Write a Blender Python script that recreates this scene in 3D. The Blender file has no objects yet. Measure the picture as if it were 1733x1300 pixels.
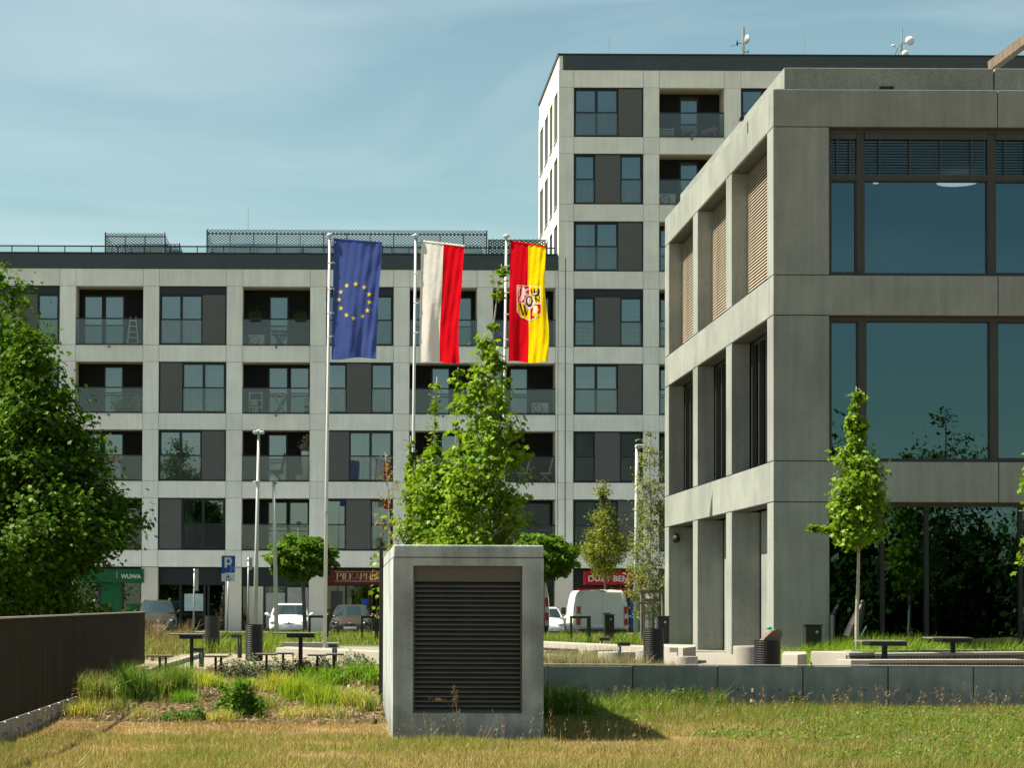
import bpy, math, random
import numpy as np
from mathutils import Matrix, Vector
random.seed(7); RNG = np.random.default_rng(7)
SC = bpy.context.scene
COL = SC.collection
# ------------------------------------------------------------------ camera
FPX, PCX, TILT, ROLL, EYE = 3800., 585., math.radians(1.4), .0042, 1.55
PCY = 1022 - FPX*math.tan(TILT)
_R = np.array([1, 0, 0.]); CF = np.array([0, math.cos(TILT), math.sin(TILT)]); _U = np.array([0, -math.sin(TILT), math.cos(TILT)])
CU = _U*math.cos(ROLL) - _R*math.sin(ROLL); CR = _R*math.cos(ROLL) + _U*math.sin(ROLL)
CC = np.array([0, 0, EYE])
cam_d = bpy.data.cameras.new('camera'); cam = bpy.data.objects.new('camera', cam_d); COL.objects.link(cam)
cam_d.sensor_fit = 'HORIZONTAL'; cam_d.sensor_width = 36; cam_d.lens = FPX/1733*36
cam_d.shift_x = (866.5-PCX)/1733; cam_d.shift_y = (PCY-650)/1733
cam_d.clip_start = .5; cam_d.clip_end = 3000
cam.matrix_world = Matrix(((CR[0], CU[0], -CF[0], 0), (CR[1], CU[1], -CF[1], 0), (CR[2], CU[2], -CF[2], EYE), (0, 0, 0, 1)))
SC.camera = cam
def at(px, py, Y):
    d = CF + (px-PCX)/FPX*CR - (py-PCY)/FPX*CU
    return CC + d*(Y/d[1])
# ------------------------------------------------------------------ sky, sun, exposure
SUN_EL, SUN_AZ = 56, -84            # azimuth from +Y, negative towards -X
world = bpy.data.worlds.new('World'); SC.world = world; world.use_nodes = True
wn = world.node_tree; wn.nodes.clear()
def wnode(t, **k):
    n = wn.nodes.new(t)
    for a, b in k.items(): setattr(n, a, b)
    return n
w_out = wnode('ShaderNodeOutputWorld'); w_bg = wnode('ShaderNodeBackground')
sky = wnode('ShaderNodeTexSky', sky_type='NISHITA', sun_disc=False, sun_elevation=math.radians(SUN_EL),
            sun_rotation=math.radians(SUN_AZ), air_density=1.0, dust_density=.6, ozone_density=1.0, altitude=100)
w_tc = wnode('ShaderNodeTexCoord'); w_map = wnode('ShaderNodeMapping')
w_map.inputs['Rotation'].default_value = (0, math.radians(9), 0); w_map.inputs['Scale'].default_value = (2.0, 2.0, 8)
w_no = wnode('ShaderNodeTexNoise'); w_no.inputs['Scale'].default_value = 1.6; w_no.inputs['Detail'].default_value = 7; w_no.inputs['Roughness'].default_value = .5; w_no.inputs['Distortion'].default_value = .6
w_ra = wnode('ShaderNodeMapRange'); w_ra.inputs['From Min'].default_value = .44; w_ra.inputs['From Max'].default_value = .80; w_ra.inputs['To Max'].default_value = .42
w_mix = wnode('ShaderNodeMix', data_type='RGBA'); w_tint = wnode('ShaderNodeMix', data_type='RGBA', blend_type='MULTIPLY')
w_tint.inputs[0].default_value = 1; w_tint.inputs[7].default_value = (.945, 1.03, .81, 1)
w_mix.inputs[7].default_value = (8.0, 8.4, 8.2, 1)
L = wn.links.new
L(sky.outputs[0], w_tint.inputs[6]); L(w_tint.outputs[2], w_mix.inputs[6]); L(w_tc.outputs['Generated'], w_map.inputs[0]); L(w_map.outputs[0], w_no.inputs['Vector'])
L(w_no.outputs['Fac'], w_ra.inputs['Value']); L(w_ra.outputs[0], w_mix.inputs[0]); L(w_mix.outputs[2], w_bg.inputs[0]); L(w_bg.outputs[0], w_out.inputs[0])
w_bg.inputs[1].default_value = .058
sun_d = bpy.data.lights.new('sun', 'SUN'); sun = bpy.data.objects.new('sun', sun_d); COL.objects.link(sun)
sun_d.energy = 5.0; sun_d.angle = math.radians(.53); sun_d.color = (1, .915, .74)
_e, _a = math.radians(SUN_EL), math.radians(SUN_AZ)
SUN_DIR = Vector((math.sin(_a)*math.cos(_e), math.cos(_a)*math.cos(_e), math.sin(_e)))
sun.rotation_euler = SUN_DIR.to_track_quat('Z', 'Y').to_euler(); sun.location = (-40, 40, 60)
vs = SC.view_settings; vs.view_transform = 'Standard'; vs.look = 'None'; vs.exposure = 1.3; vs.gamma = 1; vs.use_curve_mapping = False
SC.render.film_transparent = False
try:
    SC.cycles.max_bounces = 8; SC.cycles.transparent_max_bounces = 16; SC.cycles.caustics_reflective = False; SC.cycles.caustics_refractive = False
except Exception: pass
# ------------------------------------------------------------------ materials
MATS = {}
def nodes_of(name):
    m = bpy.data.materials.new(name); m.use_nodes = True; nt = m.node_tree
    b = nt.nodes['Principled BSDF']; return m, nt, b
def pmat(name, c, rough=.8, var=.12, scale=3., bump=0., bscale=40., metal=0., streak=0., rnd=0., splash=0., spec=.3, speck=0., speck_scale=90., stain=0.):
    """base colour with noise variation, optional vertical weather streaks, speckle and bump, all from world position"""
    m, nt, b = nodes_of(name); N = nt.nodes.new; K = nt.links.new
    b.inputs['Roughness'].default_value = rough; b.inputs['Metallic'].default_value = metal; b.inputs['Specular IOR Level'].default_value = spec
    g = N('ShaderNodeNewGeometry')
    def noise(sc, det=5, vec=None):
        n = N('ShaderNodeTexNoise'); n.inputs['Scale'].default_value = sc; n.inputs['Detail'].default_value = det
        K(vec or g.outputs['Position'], n.inputs['Vector']); return n.outputs['Fac']
    def fac_mul(col, f, lo, hi, fmin=.3, fmax=.7):
        r = N('ShaderNodeMapRange'); r.inputs['From Min'].default_value = fmin; r.inputs['From Max'].default_value = fmax
        r.inputs['To Min'].default_value = lo; r.inputs['To Max'].default_value = hi; K(f, r.inputs['Value'])
        mx = N('ShaderNodeMix'); mx.data_type = 'RGBA'; mx.blend_type = 'MULTIPLY'; mx.inputs[0].default_value = 1
        if isinstance(col, tuple): mx.inputs[6].default_value = (*col, 1)
        else: K(col, mx.inputs[6])
        K(r.outputs[0], mx.inputs[7]); return mx.outputs[2]
    col = tuple(c)
    if var: col = fac_mul(col, noise(scale), 1-var, 1+var)
    if speck: col = fac_mul(col, noise(speck_scale, 2), 1-speck, 1+speck, .35, .65)
    if stain: col = fac_mul(col, noise(scale*.45, 8), 1-stain, 1.0, .36, .52)
    if streak:
        mp = N('ShaderNodeMapping'); mp.inputs['Scale'].default_value = (6, 6, .35); K(g.outputs['Position'], mp.inputs[0])
        col = fac_mul(col, noise(1.3, 6, mp.outputs[0]), 1-streak, 1+streak*.4)
    if splash:
        sz = N('ShaderNodeSeparateXYZ'); K(g.outputs['Position'], sz.inputs[0]); ad = N('ShaderNodeMath'); ad.operation = 'MULTIPLY_ADD'; ad.inputs[1].default_value = -.9; K(noise(5, 6), ad.inputs[0]); K(sz.outputs[2], ad.inputs[2])
        col = fac_mul(col, ad.outputs[0], 1-splash, 1, -.45, .10)
    if rnd:
        oi = N('ShaderNodeObjectInfo'); col = fac_mul(col, oi.outputs['Random'], 1-rnd, 1+rnd, 0, 1)
    if isinstance(col, tuple): b.inputs['Base Color'].default_value = (*col, 1)
    else: K(col, b.inputs['Base Color'])
    if bump:
        bp = N('ShaderNodeBump'); bp.inputs['Strength'].default_value = bump; bp.inputs['Distance'].default_value = .02
        K(noise(bscale, 6), bp.inputs['Height']); K(bp.outputs[0], b.inputs['Normal'])
    MATS[name] = m; return m
def leafmat(name, trans=.45, gloss=.06):
    m, nt, b = nodes_of(name); N = nt.nodes.new; K = nt.links.new; nt.nodes.remove(b)
    out = nt.nodes['Material Output']; a = N('ShaderNodeAttribute'); a.attribute_name = 'Col'
    d = N('ShaderNodeBsdfDiffuse'); t = N('ShaderNodeBsdfTranslucent'); gl = N('ShaderNodeBsdfGlossy'); gl.inputs['Roughness'].default_value = .38; gl.inputs[0].default_value = (.9, .95, .7, 1)
    br = N('ShaderNodeMix'); br.data_type = 'RGBA'; br.blend_type = 'MULTIPLY'; br.inputs[0].default_value = 1; br.inputs[7].default_value = (1.5, 1.45, .55, 1)
    K(a.outputs['Color'], d.inputs[0]); K(a.outputs['Color'], br.inputs[6]); K(br.outputs[2], t.inputs[0])
    m1 = N('ShaderNodeMixShader'); m1.inputs[0].default_value = trans; K(d.outputs[0], m1.inputs[1]); K(t.outputs[0], m1.inputs[2])
    m2 = N('ShaderNodeMixShader'); m2.inputs[0].default_value = gloss; K(m1.outputs[0], m2.inputs[1]); K(gl.outputs[0], m2.inputs[2])
    K(m2.outputs[0], out.inputs[0]); MATS[name] = m; return m
def glassmat(name, ior=1.8, tint=(.75, .8, .8), rtint=(1, 1, 1), rough=0., haze=0., hazec=(.2, .22, .22), wob=.0, fmin=0.):
    """window glass: a clear sheet that reflects by Fresnel, optionally a little dusty or frosted"""
    m, nt, b = nodes_of(name); N = nt.nodes.new; K = nt.links.new; nt.nodes.remove(b)
    out = nt.nodes['Material Output']; tr = N('ShaderNodeBsdfTransparent'); tr.inputs[0].default_value = (*tint, 1)
    gl = N('ShaderNodeBsdfGlossy'); gl.inputs[0].default_value = (*rtint, 1); gl.inputs['Roughness'].default_value = rough
    fr = N('ShaderNodeFresnel'); fr.inputs[0].default_value = ior
    base = tr.outputs[0]
    if haze:
        df = N('ShaderNodeBsdfDiffuse'); df.inputs[0].default_value = (*hazec, 1)
        mh = N('ShaderNodeMixShader'); mh.inputs[0].default_value = haze; K(base, mh.inputs[1]); K(df.outputs[0], mh.inputs[2]); base = mh.outputs[0]
    mx = N('ShaderNodeMixShader'); K(fr.outputs[0], mx.inputs[0]); K(base, mx.inputs[1]); K(gl.outputs[0], mx.inputs[2]); K(mx.outputs[0], out.inputs[0])
    if wob:
        g = N('ShaderNodeNewGeometry'); n = N('ShaderNodeTexNoise'); n.inputs['Scale'].default_value = .9; n.inputs['Detail'].default_value = 1
        bp = N('ShaderNodeBump'); bp.inputs['Strength'].default_value = wob; bp.inputs['Distance'].default_value = .02
        K(g.outputs['Position'], n.inputs['Vector']); K(n.outputs['Fac'], bp.inputs['Height']); K(bp.outputs[0], gl.inputs['Normal'])
    MATS[name] = m; return m
M_FAC = pmat('facade_concrete', (.86, .845, .785), .85, .06, 1.2, .12, 30, streak=.075, rnd=.05, speck=.05, speck_scale=30)
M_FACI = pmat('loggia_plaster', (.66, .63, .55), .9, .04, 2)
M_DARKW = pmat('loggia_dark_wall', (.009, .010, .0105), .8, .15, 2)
M_ANTH = pmat('anthracite_metal', (.013, .019, .023), .45, .1, 2, spec=.4)
M_FASC = pmat('roof_fascia_metal', (.05, .066, .075), .5, .08, .8, spec=.4, streak=.06)
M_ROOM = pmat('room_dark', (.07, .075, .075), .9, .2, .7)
M_CORE = pmat('joint_core', (.06, .062, .06), .9, .1, 2)
M_CURT = pmat('curtain_cloth', (.62, .66, .66), .9, .06, 4)
M_CURTC = pmat('curtain_cloth_cream', (.62, .52, .38), .9, .1, 3)
M_BLINDW = pmat('white_roller_blind', (.72, .74, .74), .8, .04, 4)
M_GLASS = glassmat('apartment_glass', 2.35, (.62, .68, .70), (.82, .95, 1.0), 0)
M_BALG = glassmat('balustrade_glass', 1.5, (.88, .90, .90), (.9, 1, 1), .02, haze=.07, hazec=(.46, .47, .47))
M_OGLASS = glassmat('office_glass', 2.2, (.30, .36, .38), (.46, .78, .92), 0, wob=.05)
M_SHOPG = glassmat('shop_glass', 1.9, (.45, .5, .48), (.8, .95, .9), 0, wob=.01)
M_OFF = pmat('office_concrete', (.245, .264, .244), .9, .13, .9, .35, 55, speck=.20, speck_scale=48, streak=.13, stain=.14, rnd=.05)
M_BRONZE = pmat('bronze_frame', (.036, .033, .029), .45, .1, 2, spec=.4)
M_SLAT = pmat('tan_blind_slat', (.40, .34, .26), .55, .08, 4)
M_DSLAT = pmat('dark_blind_slat', (.05, .05, .05), .5, .08, 4)
M_BOXC = pmat('shaft_concrete', (.36, .405, .41), .88, .18, 2.2, .35, 35, streak=.24, splash=.45, speck=.08, speck_scale=60, stain=.30)
M_LOUV = pmat('louvre_metal', (.085, .080, .070), .5, .1, 3, spec=.4)
M_FENCE = pmat('brown_fence_metal', (.034, .028, .019), .55, .14, 1.4, .08, 20, spec=.35, streak=.38)
M_FENCEC = pmat('fence_cap_metal', (.42, .38, .32), .45, .08, 3, spec=.5)
M_PLINTH = pmat('plinth_concrete', (.27, .24, .215), .9, .15, 3, .3, 40, streak=.1, stain=.25)
M_WALL = pmat('wall_concrete', (.25, .275, .275), .8, .16, 1.4, .15, 30, rnd=.07, splash=.35, streak=.16, stain=.15)
M_WTOP = pmat('pale_concrete', (.31, .29, .255), .9, .08, 3, .15, 40, speck=.05)
M_BLACK = pmat('black_steel', (.008, .009, .010), .5, .1, 4, spec=.4)
M_DGREY = pmat('dark_blue_grey_steel', (.025, .032, .042), .5, .1, 4, spec=.4)
M_GALV = pmat('pale_painted_steel', (.44, .465, .46), .45, .05, 3, spec=.5)
M_STEEL = pmat('galvanised_steel', (.36, .38, .38), .45, .1, 3, metal=.5)
M_WOOD = pmat('weathered_timber', (.15, .115, .085), .85, .2, 6, .2, 30, streak=.15)
M_GWOOD = pmat('grey_weathered_wood', (.16, .145, .125), .9, .2, 6, .2, 30)
M_BARK = pmat('bark', (.13, .115, .09), .95, .25, 8, .6, 30)
M_PBARK = pmat('pale_bark', (.30, .28, .22), .95, .2, 8, .5, 30)
M_BBARK = pmat('birch_bark', (.42, .40, .36), .9, .35, 7, .4, 30)
M_LEAF = leafmat('leaf', .36, .008)
M_GRASS = leafmat('grass_blade', .35, .01)
M_DRY = leafmat('dry_grass_blade', .2, .02)
M_WHITEP = pmat('white_car_paint', (.78, .79, .78), .22, 0, spec=.6)
M_BROWNP = pmat('dark_brown_car_paint', (.045, .036, .028), .2, 0, spec=.7)
M_BLACKP = pmat('black_car_paint', (.03, .029, .026), .25, 0, spec=.7)
M_VANP = pmat('van_white_paint', (.66, .66, .62), .35, .06, 2, spec=.5)
M_CGLASS = pmat('car_glass', (.02, .035, .042), .05, 0, spec=.9)
M_TYRE = pmat('tyre_rubber', (.015, .015, .015), .9, .1)
M_RIM = pmat('wheel_rim', (.35, .35, .36), .35, 0, metal=.8)
M_PLAST = pmat('black_plastic', (.02, .02, .02), .6, .1)
M_REDL = pmat('red_lens', (.45, .02, .02), .2, 0, spec=.6)
M_LENS = pmat('clear_lens', (.55, .58, .6), .1, 0, spec=.8)
M_PLATE = pmat('number_plate_white', (.7, .7, .68), .5, 0)
M_REDS = pmat('red_sign', (.33, .006, .012), .5, .05, 2)
M_REDB = pmat('bright_red_sign', (.55, .01, .015), .5, .05, 2)
M_MAROON = pmat('maroon_sign', (.075, .006, .008), .5, .05, 2)
M_GREENS = pmat('green_sign', (.004, .085, .028), .5, .05, 2)
M_GREENP = pmat('green_poster', (.006, .12, .04), .6, .1, 2)
M_LETW = pmat('letter_white', (.62, .63, .6), .6, 0)
M_GOLD = pmat('letter_gold', (.52, .38, .22), .5, 0)
M_BLUES = pmat('blue_sign', (.006, .07, .30), .45, 0)
M_POSTER = pmat('pale_poster', (.45, .58, .58), .7, .1, 6)
M_POSTB = pmat('blue_poster', (.01, .08, .38), .6, .05)
M_WHITE = pmat('white_plastic', (.72, .72, .7), .5, 0)
M_LAMP = pmat('lit_lamp', (.8, .8, .78), .5, 0); _b = M_LAMP.node_tree.nodes['Principled BSDF']; _b.inputs['Emission Color'].default_value = (1, .97, .9, 1); _b.inputs['Emission Strength'].default_value = 1.6
M_ORANGE = pmat('orange_cushion', (.42, .20, .10), .9, .1, 5)
M_BANNER = pmat('red_banner', (.5, .05, .06), .7, .05, 4)
M_TERRA = pmat('terracotta', (.3, .16, .1), .8, .1)
M_CARD = pmat('cardboard', (.14, .10, .07), .9, .1, 6)
M_GREENB = pmat('green_plastic', (.01, .30, .10), .4, .05)
M_BOTTLE = pmat('brown_bottle_glass', (.035, .015, .005), .1, 0, spec=.8)
M_MESHM = pmat('expanded_mesh_metal', (.27, .295, .30), .55, .1, 3, metal=.2)
M_MESHG = pmat('perforated_green_panel', (.12, .24, .18), .6, .1, 3)
def screenmat():
    m, nt, b = nodes_of('expanded_metal_screen'); N = nt.nodes.new; K = nt.links.new
    g = N('ShaderNodeNewGeometry'); mp = N('ShaderNodeMapping'); mp.inputs['Scale'].default_value = (1, 0, 1); K(g.outputs['Position'], mp.inputs[0])
    w = N('ShaderNodeTexWave'); w.wave_type = 'BANDS'; w.bands_direction = 'Z'; w.inputs['Scale'].default_value = 3.3; w.inputs['Distortion'].default_value = 0
    s = N('ShaderNodeSeparateXYZ'); K(mp.outputs[0], s.inputs[0])
    mu = N('ShaderNodeMath'); mu.operation = 'MULTIPLY'; mu.inputs[1].default_value = 34; K(s.outputs[0], mu.inputs[0])
    sn = N('ShaderNodeMath'); sn.operation = 'SINE'; K(mu.outputs[0], sn.inputs[0])
    m2 = N('ShaderNodeMath'); m2.operation = 'MULTIPLY_ADD'; m2.inputs[1].default_value = .022; K(sn.outputs[0], m2.inputs[0]); K(s.outputs[2], m2.inputs[2])
    c = N('ShaderNodeCombineXYZ'); K(m2.outputs[0], c.inputs[2]); K(c.outputs[0], w.inputs['Vector'])
    r = N('ShaderNodeValToRGB'); r.color_ramp.elements[0].color = (.065, .067, .065, 1); r.color_ramp.elements[1].color = (.135, .137, .131, 1)
    K(w.outputs['Fac'], r.inputs[0]); K(r.outputs[0], b.inputs['Base Color'])
    bp = N('ShaderNodeBump'); bp.inputs['Strength'].default_value = .3; bp.inputs['Distance'].default_value = .02; K(w.outputs['Fac'], bp.inputs['Height']); K(bp.outputs[0], b.inputs['Normal'])
    b.inputs['Roughness'].default_value = .6; return m
M_SCREEN = screenmat()
def clothmat(name, c):
    m, nt, b = nodes_of(name); N = nt.nodes.new; K = nt.links.new; nt.nodes.remove(b); out = nt.nodes['Material Output']
    d = N('ShaderNodeBsdfDiffuse'); t = N('ShaderNodeBsdfTranslucent'); d.inputs[0].default_value = (*c, 1); t.inputs[0].default_value = (*c, 1)
    g = N('ShaderNodeNewGeometry'); n = N('ShaderNodeTexNoise'); n.inputs['Scale'].default_value = 7; n.inputs['Detail'].default_value = 4; K(g.outputs['Position'], n.inputs['Vector'])
    bp = N('ShaderNodeBump'); bp.inputs['Strength'].default_value = .25; bp.inputs['Distance'].default_value = .05; K(n.outputs['Fac'], bp.inputs['Height']); K(bp.outputs[0], d.inputs['Normal'])
    mx = N('ShaderNodeMixShader'); mx.inputs[0].default_value = .45; K(d.outputs[0], mx.inputs[1]); K(t.outputs[0], mx.inputs[2]); K(mx.outputs[0], out.inputs[0]); return m
M_FB = clothmat('flag_blue', (.055, .085, .28)); M_FW = clothmat('flag_white', (.72, .70, .67)); M_FR = clothmat('flag_red', (.60, .006, .014)); M_FY = clothmat('flag_yellow', (.86, .62, .006))
M_STAR = clothmat('flag_star_yellow', (.85, .66, .06)); M_FBLK = clothmat('flag_black', (.035, .02, .025)); M_FROPE = pmat('white_rope', (.7, .7, .68), .9, 0)
# ------------------------------------------------------------------ mesh helpers
OFF = {}
class MB:
    def __init__(s): s.v = []; s.f = []
    def add(s, vs_, fs):
        n = len(s.v); s.v += [tuple(map(float, p)) for p in vs_]; s.f += [tuple(i+n for i in f) for f in fs]; return s
    def box(s, x0, x1, y0, y1, z0, z1):
        return s.add([(x0, y0, z0), (x1, y0, z0), (x1, y1, z0), (x0, y1, z0), (x0, y0, z1), (x1, y0, z1), (x1, y1, z1), (x0, y1, z1)],
                     [(0, 3, 2, 1), (4, 5, 6, 7), (0, 1, 5, 4), (1, 2, 6, 5), (2, 3, 7, 6), (3, 0, 4, 7)])
    def obox(s, c, ax, ay, az):
        c, ax, ay, az = map(np.array, (c, ax, ay, az))
        return s.add([c-ax-ay-az, c+ax-ay-az, c+ax+ay-az, c-ax+ay-az, c-ax-ay+az, c+ax-ay+az, c+ax+ay+az, c-ax+ay+az],
                     [(0, 3, 2, 1), (4, 5, 6, 7), (0, 1, 5, 4), (1, 2, 6, 5), (2, 3, 7, 6), (3, 0, 4, 7)])
    def bar(s, p, q, w, d=None):
        """square bar from p to q"""
        p, q = np.array(p, float), np.array(q, float); d = d or w; a = q-p; l = np.linalg.norm(a); a = a/l
        u = np.cross(a, (0, 0, 1.)) if abs(a[2]) < .95 else np.cross(a, (0, 1., 0)); u /= np.linalg.norm(u); w_ = np.cross(u, a)
        return s.obox((p+q)/2, a*l/2, u*w/2, w_*d/2)
    def tube(s, pts, rad, n=8, cap=True):
        pts = [np.array(p, float) for p in pts]; rad = rad if hasattr(rad, '__len__') else [rad]*len(pts); rings = []; base = len(s.v)
        for i, p in enumerate(pts):
            a = pts[min(i+1, len(pts)-1)] - pts[max(i-1, 0)]; a = a/(np.linalg.norm(a)+1e-9)
            u = np.cross(a, (0, 1., .13)); u /= (np.linalg.norm(u)+1e-9); w = np.cross(a, u)
            for k in range(n):
                t = 2*math.pi*k/n; s.v.append(tuple(p+rad[i]*(math.cos(t)*u+math.sin(t)*w)))
        for i in range(len(pts)-1):
            for k in range(n):
                a, b = base+i*n+k, base+i*n+(k+1) % n; s.f.append((a, b, b+n, a+n))
        if cap:
            s.f.append(tuple(base+k for k in reversed(range(n)))); e = base+(len(pts)-1)*n; s.f.append(tuple(e+k for k in range(n)))
        return s
    def lathe(s, c, prof, n=24):
        """prof: (r,z) from bottom to top about a vertical axis at c"""
        base = len(s.v)
        for r, z in prof:
            for k in range(n):
                t = 2*math.pi*k/n; s.v.append((c[0]+r*math.cos(t), c[1]+r*math.sin(t), c[2]+z))
        for i in range(len(prof)-1):
            for k in range(n):
                a, b = base+i*n+k, base+i*n+(k+1) % n; s.f.append((a, b, b+n, a+n))
        s.f.append(tuple(base+k for k in reversed(range(n)))); e = base+(len(prof)-1)*n; s.f.append(tuple(e+k for k in range(n))); return s
    def cyl(s, c, r, z0, z1, n=24): return s.lathe((c[0], c[1], 0), [(r, z0), (r, z1)], n)
    def ellip(s, c, r, n=12, m=8):
        base = len(s.v)
        for i in range(m+1):
            ph = -math.pi/2+math.pi*i/m
            for k in range(n):
                t = 2*math.pi*k/n; s.v.append((c[0]+r[0]*math.cos(ph)*math.cos(t), c[1]+r[1]*math.cos(ph)*math.sin(t), c[2]+r[2]*math.sin(ph)))
        for i in range(m):
            for k in range(n):
                a, b = base+i*n+k, base+i*n+(k+1) % n; s.f.append((a, b, b+n, a+n))
        return s
    def prism_z(s, poly, z0, z1):
        n = len(poly); return s.add([(x, y, z0) for x, y in poly]+[(x, y, z1) for x, y in poly],
            [tuple(reversed(range(n))), tuple(range(n, 2*n))]+[(i, (i+1) % n, (i+1) % n+n, i+n) for i in range(n)])
    def prism_y(s, poly, y0, y1):
        n = len(poly); return s.add([(x, y0, z) for x, z in poly]+[(x, y1, z) for x, z in poly],
            [tuple(range(n)), tuple(reversed(range(n, 2*n)))]+[(i, i+n, (i+1) % n+n, (i+1) % n) for i in range(n)])
    def loft(s, rings, cap=True):
        base = len(s.v); n = len(rings[0])
        for r in rings: s.v += [tuple(map(float, p)) for p in r]
        for i in range(len(rings)-1):
            for k in range(n):
                a, b = base+i*n+k, base+i*n+(k+1) % n; s.f.append((a, b, b+n, a+n))
        if cap: s.f.append(tuple(base+k for k in reversed(range(n)))); e = base+(len(rings)-1)*n; s.f.append(tuple(e+k for k in range(n)))
        return s
    def mesh(s, name, m, off=(0, 0, 0), smooth=False):
        me = bpy.data.meshes.new(name); o = off
        me.from_pydata([(x-o[0], y-o[1], z-o[2]) for x, y, z in s.v], [], s.f); me.update()
        if m: me.materials.append(m)
        if smooth: me.polygons.foreach_set('use_smooth', [True]*len(me.polygons))
        return me
def setp(o, label=None, cat=None, group=None, kind=None):
    if label: o['label'] = label
    if cat: o['category'] = cat
    if group: o['group'] = group
    if kind: o['kind'] = kind
    return o
def thing(name, label, cat, loc=(0, 0, 0), group=None):
    o = bpy.data.objects.new(name, None); COL.objects.link(o); o.location = loc; o.empty_display_size = .2
    OFF[o.name] = tuple(loc); return setp(o, label, cat, group)
def bevel(o, w, seg=2):
    b = o.modifiers.new('bevel', 'BEVEL'); b.width = w; b.segments = seg; b.limit_method = 'ANGLE'; return o
def subsurf(o, n=2):
    b = o.modifiers.new('subsurf', 'SUBSURF'); b.levels = n; b.render_levels = n; return o
def part(mb, name, m, parent, smooth=False, label=None, bev=0, kind=None):
    off = OFF[parent.name]; o = bpy.data.objects.new(name, mb.mesh(name, m, off, smooth)); COL.objects.link(o); o.parent = parent; OFF[o.name] = off
    if bev: bevel(o, bev)
    return setp(o, label, kind=kind)
def solo(mb, name, m, label=None, cat=None, group=None, kind=None, smooth=False, bev=0):
    a = np.array(mb.v); lo, hi = a.min(0), a.max(0); c = ((lo[0]+hi[0])/2, (lo[1]+hi[1])/2, lo[2])
    o = bpy.data.objects.new(name, mb.mesh(name, m, c, smooth)); COL.objects.link(o); o.location = c; OFF[o.name] = c
    if bev: bevel(o, bev)
    return setp(o, label, cat, group, kind)
def copy_tree(root, loc, label=None, rotz=None, group=None):
    r = root.copy(); COL.objects.link(r); r.location = loc
    if rotz is not None: r.rotation_euler = (0, 0, rotz)
    if label: r['label'] = label
    if group: r['group'] = group
    for ch in list(root.children):
        c = ch.copy(); COL.objects.link(c); c.parent = r
        for g in list(ch.children):
            d = g.copy(); COL.objects.link(d); d.parent = c
    return r
def npmesh(name, V, F, m, cols=None, smooth=False):
    """V (n,3), F (f,k) constant k; cols (f,3) or (n,3) per vertex"""
    me = bpy.data.meshes.new(name); n, (f, k) = len(V), F.shape
    me.vertices.add(n); me.vertices.foreach_set('co', np.asarray(V, np.float32).ravel())
    me.loops.add(f*k); me.loops.foreach_set('vertex_index', np.asarray(F, np.int32).ravel())
    me.polygons.add(f); me.polygons.foreach_set('loop_start', np.arange(0, f*k, k, dtype=np.int32)); me.polygons.foreach_set('loop_total', np.full(f, k, np.int32))
    if smooth: me.polygons.foreach_set('use_smooth', np.ones(f, bool))
    me.update(calc_edges=True)
    if cols is not None:
        at_ = me.color_attributes.new('Col', 'FLOAT_COLOR', 'POINT'); c4 = np.ones((n, 4), np.float32); c4[:, :3] = cols; at_.data.foreach_set('color', c4.ravel())
    me.materials.append(m); return me
def npobj(name, me, parent=None, off=(0, 0, 0), **k):
    o = bpy.data.objects.new(name, me); COL.objects.link(o)
    if parent is not None: o.parent = parent; OFF[o.name] = OFF[parent.name]
    else: o.location = off; OFF[o.name] = off
    return setp(o, **k)
def text_part(txt, name, m, parent, x0, x1, y, z0, z1, bold=.0, spacing=1.0):
    """flat raised lettering fitted between x0..x1 and z0..z1 on a plane facing -Y"""
    cu = bpy.data.curves.new(name, 'FONT'); cu.body = txt; cu.extrude = .01; cu.offset = bold; cu.space_character = spacing
    o = bpy.data.objects.new(name, cu); COL.objects.link(o); bpy.context.view_layer.update()
    me = bpy.data.meshes.new_from_object(o); bpy.data.objects.remove(o)
    a = np.array([v.co for v in me.vertices]); lo, hi = a.min(0), a.max(0); off = OFF[parent.name]
    for v in me.vertices:
        v.co = (x0+(v.co.x-lo[0])/(hi[0]-lo[0])*(x1-x0)-off[0], y-(v.co.z)*1.0-off[1], z0+(v.co.y-lo[1])/(hi[1]-lo[1])*(z1-z0)-off[2])
    me.materials.clear(); me.materials.append(m)
    o = bpy.data.objects.new(name, me); COL.objects.link(o); o.parent = parent; OFF[o.name] = off; return o
# value noise
_NT = RNG.random((256, 256))
def vnoise(x, y, s=1.):
    x, y = np.asarray(x)*s+1000.3, np.asarray(y)*s+1000.7; xi, yi = np.floor(x).astype(int), np.floor(y).astype(int); fx, fy = x-xi, y-yi
    fx, fy = fx*fx*(3-2*fx), fy*fy*(3-2*fy); g = lambda a, b: _NT[a % 256, b % 256]
    return (g(xi, yi)*(1-fx)+g(xi+1, yi)*fx)*(1-fy)+(g(xi, yi+1)*(1-fx)+g(xi+1, yi+1)*fx)*fy
def sstep(a, b, x): t = np.clip((np.asarray(x, float)-a)/(b-a), 0, 1); return t*t*(3-2*t)
TER = .40      # terrace level
WY = 33.5      # front plane of the retaining wall
def hgt(x, y):
    x, y = np.asarray(x, float), np.asarray(y, float)
    left = TER*sstep(28.5, 40.5, y)+.05*(vnoise(x, y, .8)-.5)*sstep(27, 30, y)*(1-sstep(40, 43, y))
    right = np.where(y > WY+.06, TER, 0.)
    k = sstep(1.7, 2.1, x); z = left*(1-k)+right*k
    z = z-(TER-.2)*sstep(72, 77, y)
    return z+.05*(vnoise(x, y, .35)-.5)*(1-sstep(33, 34, y))
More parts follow.
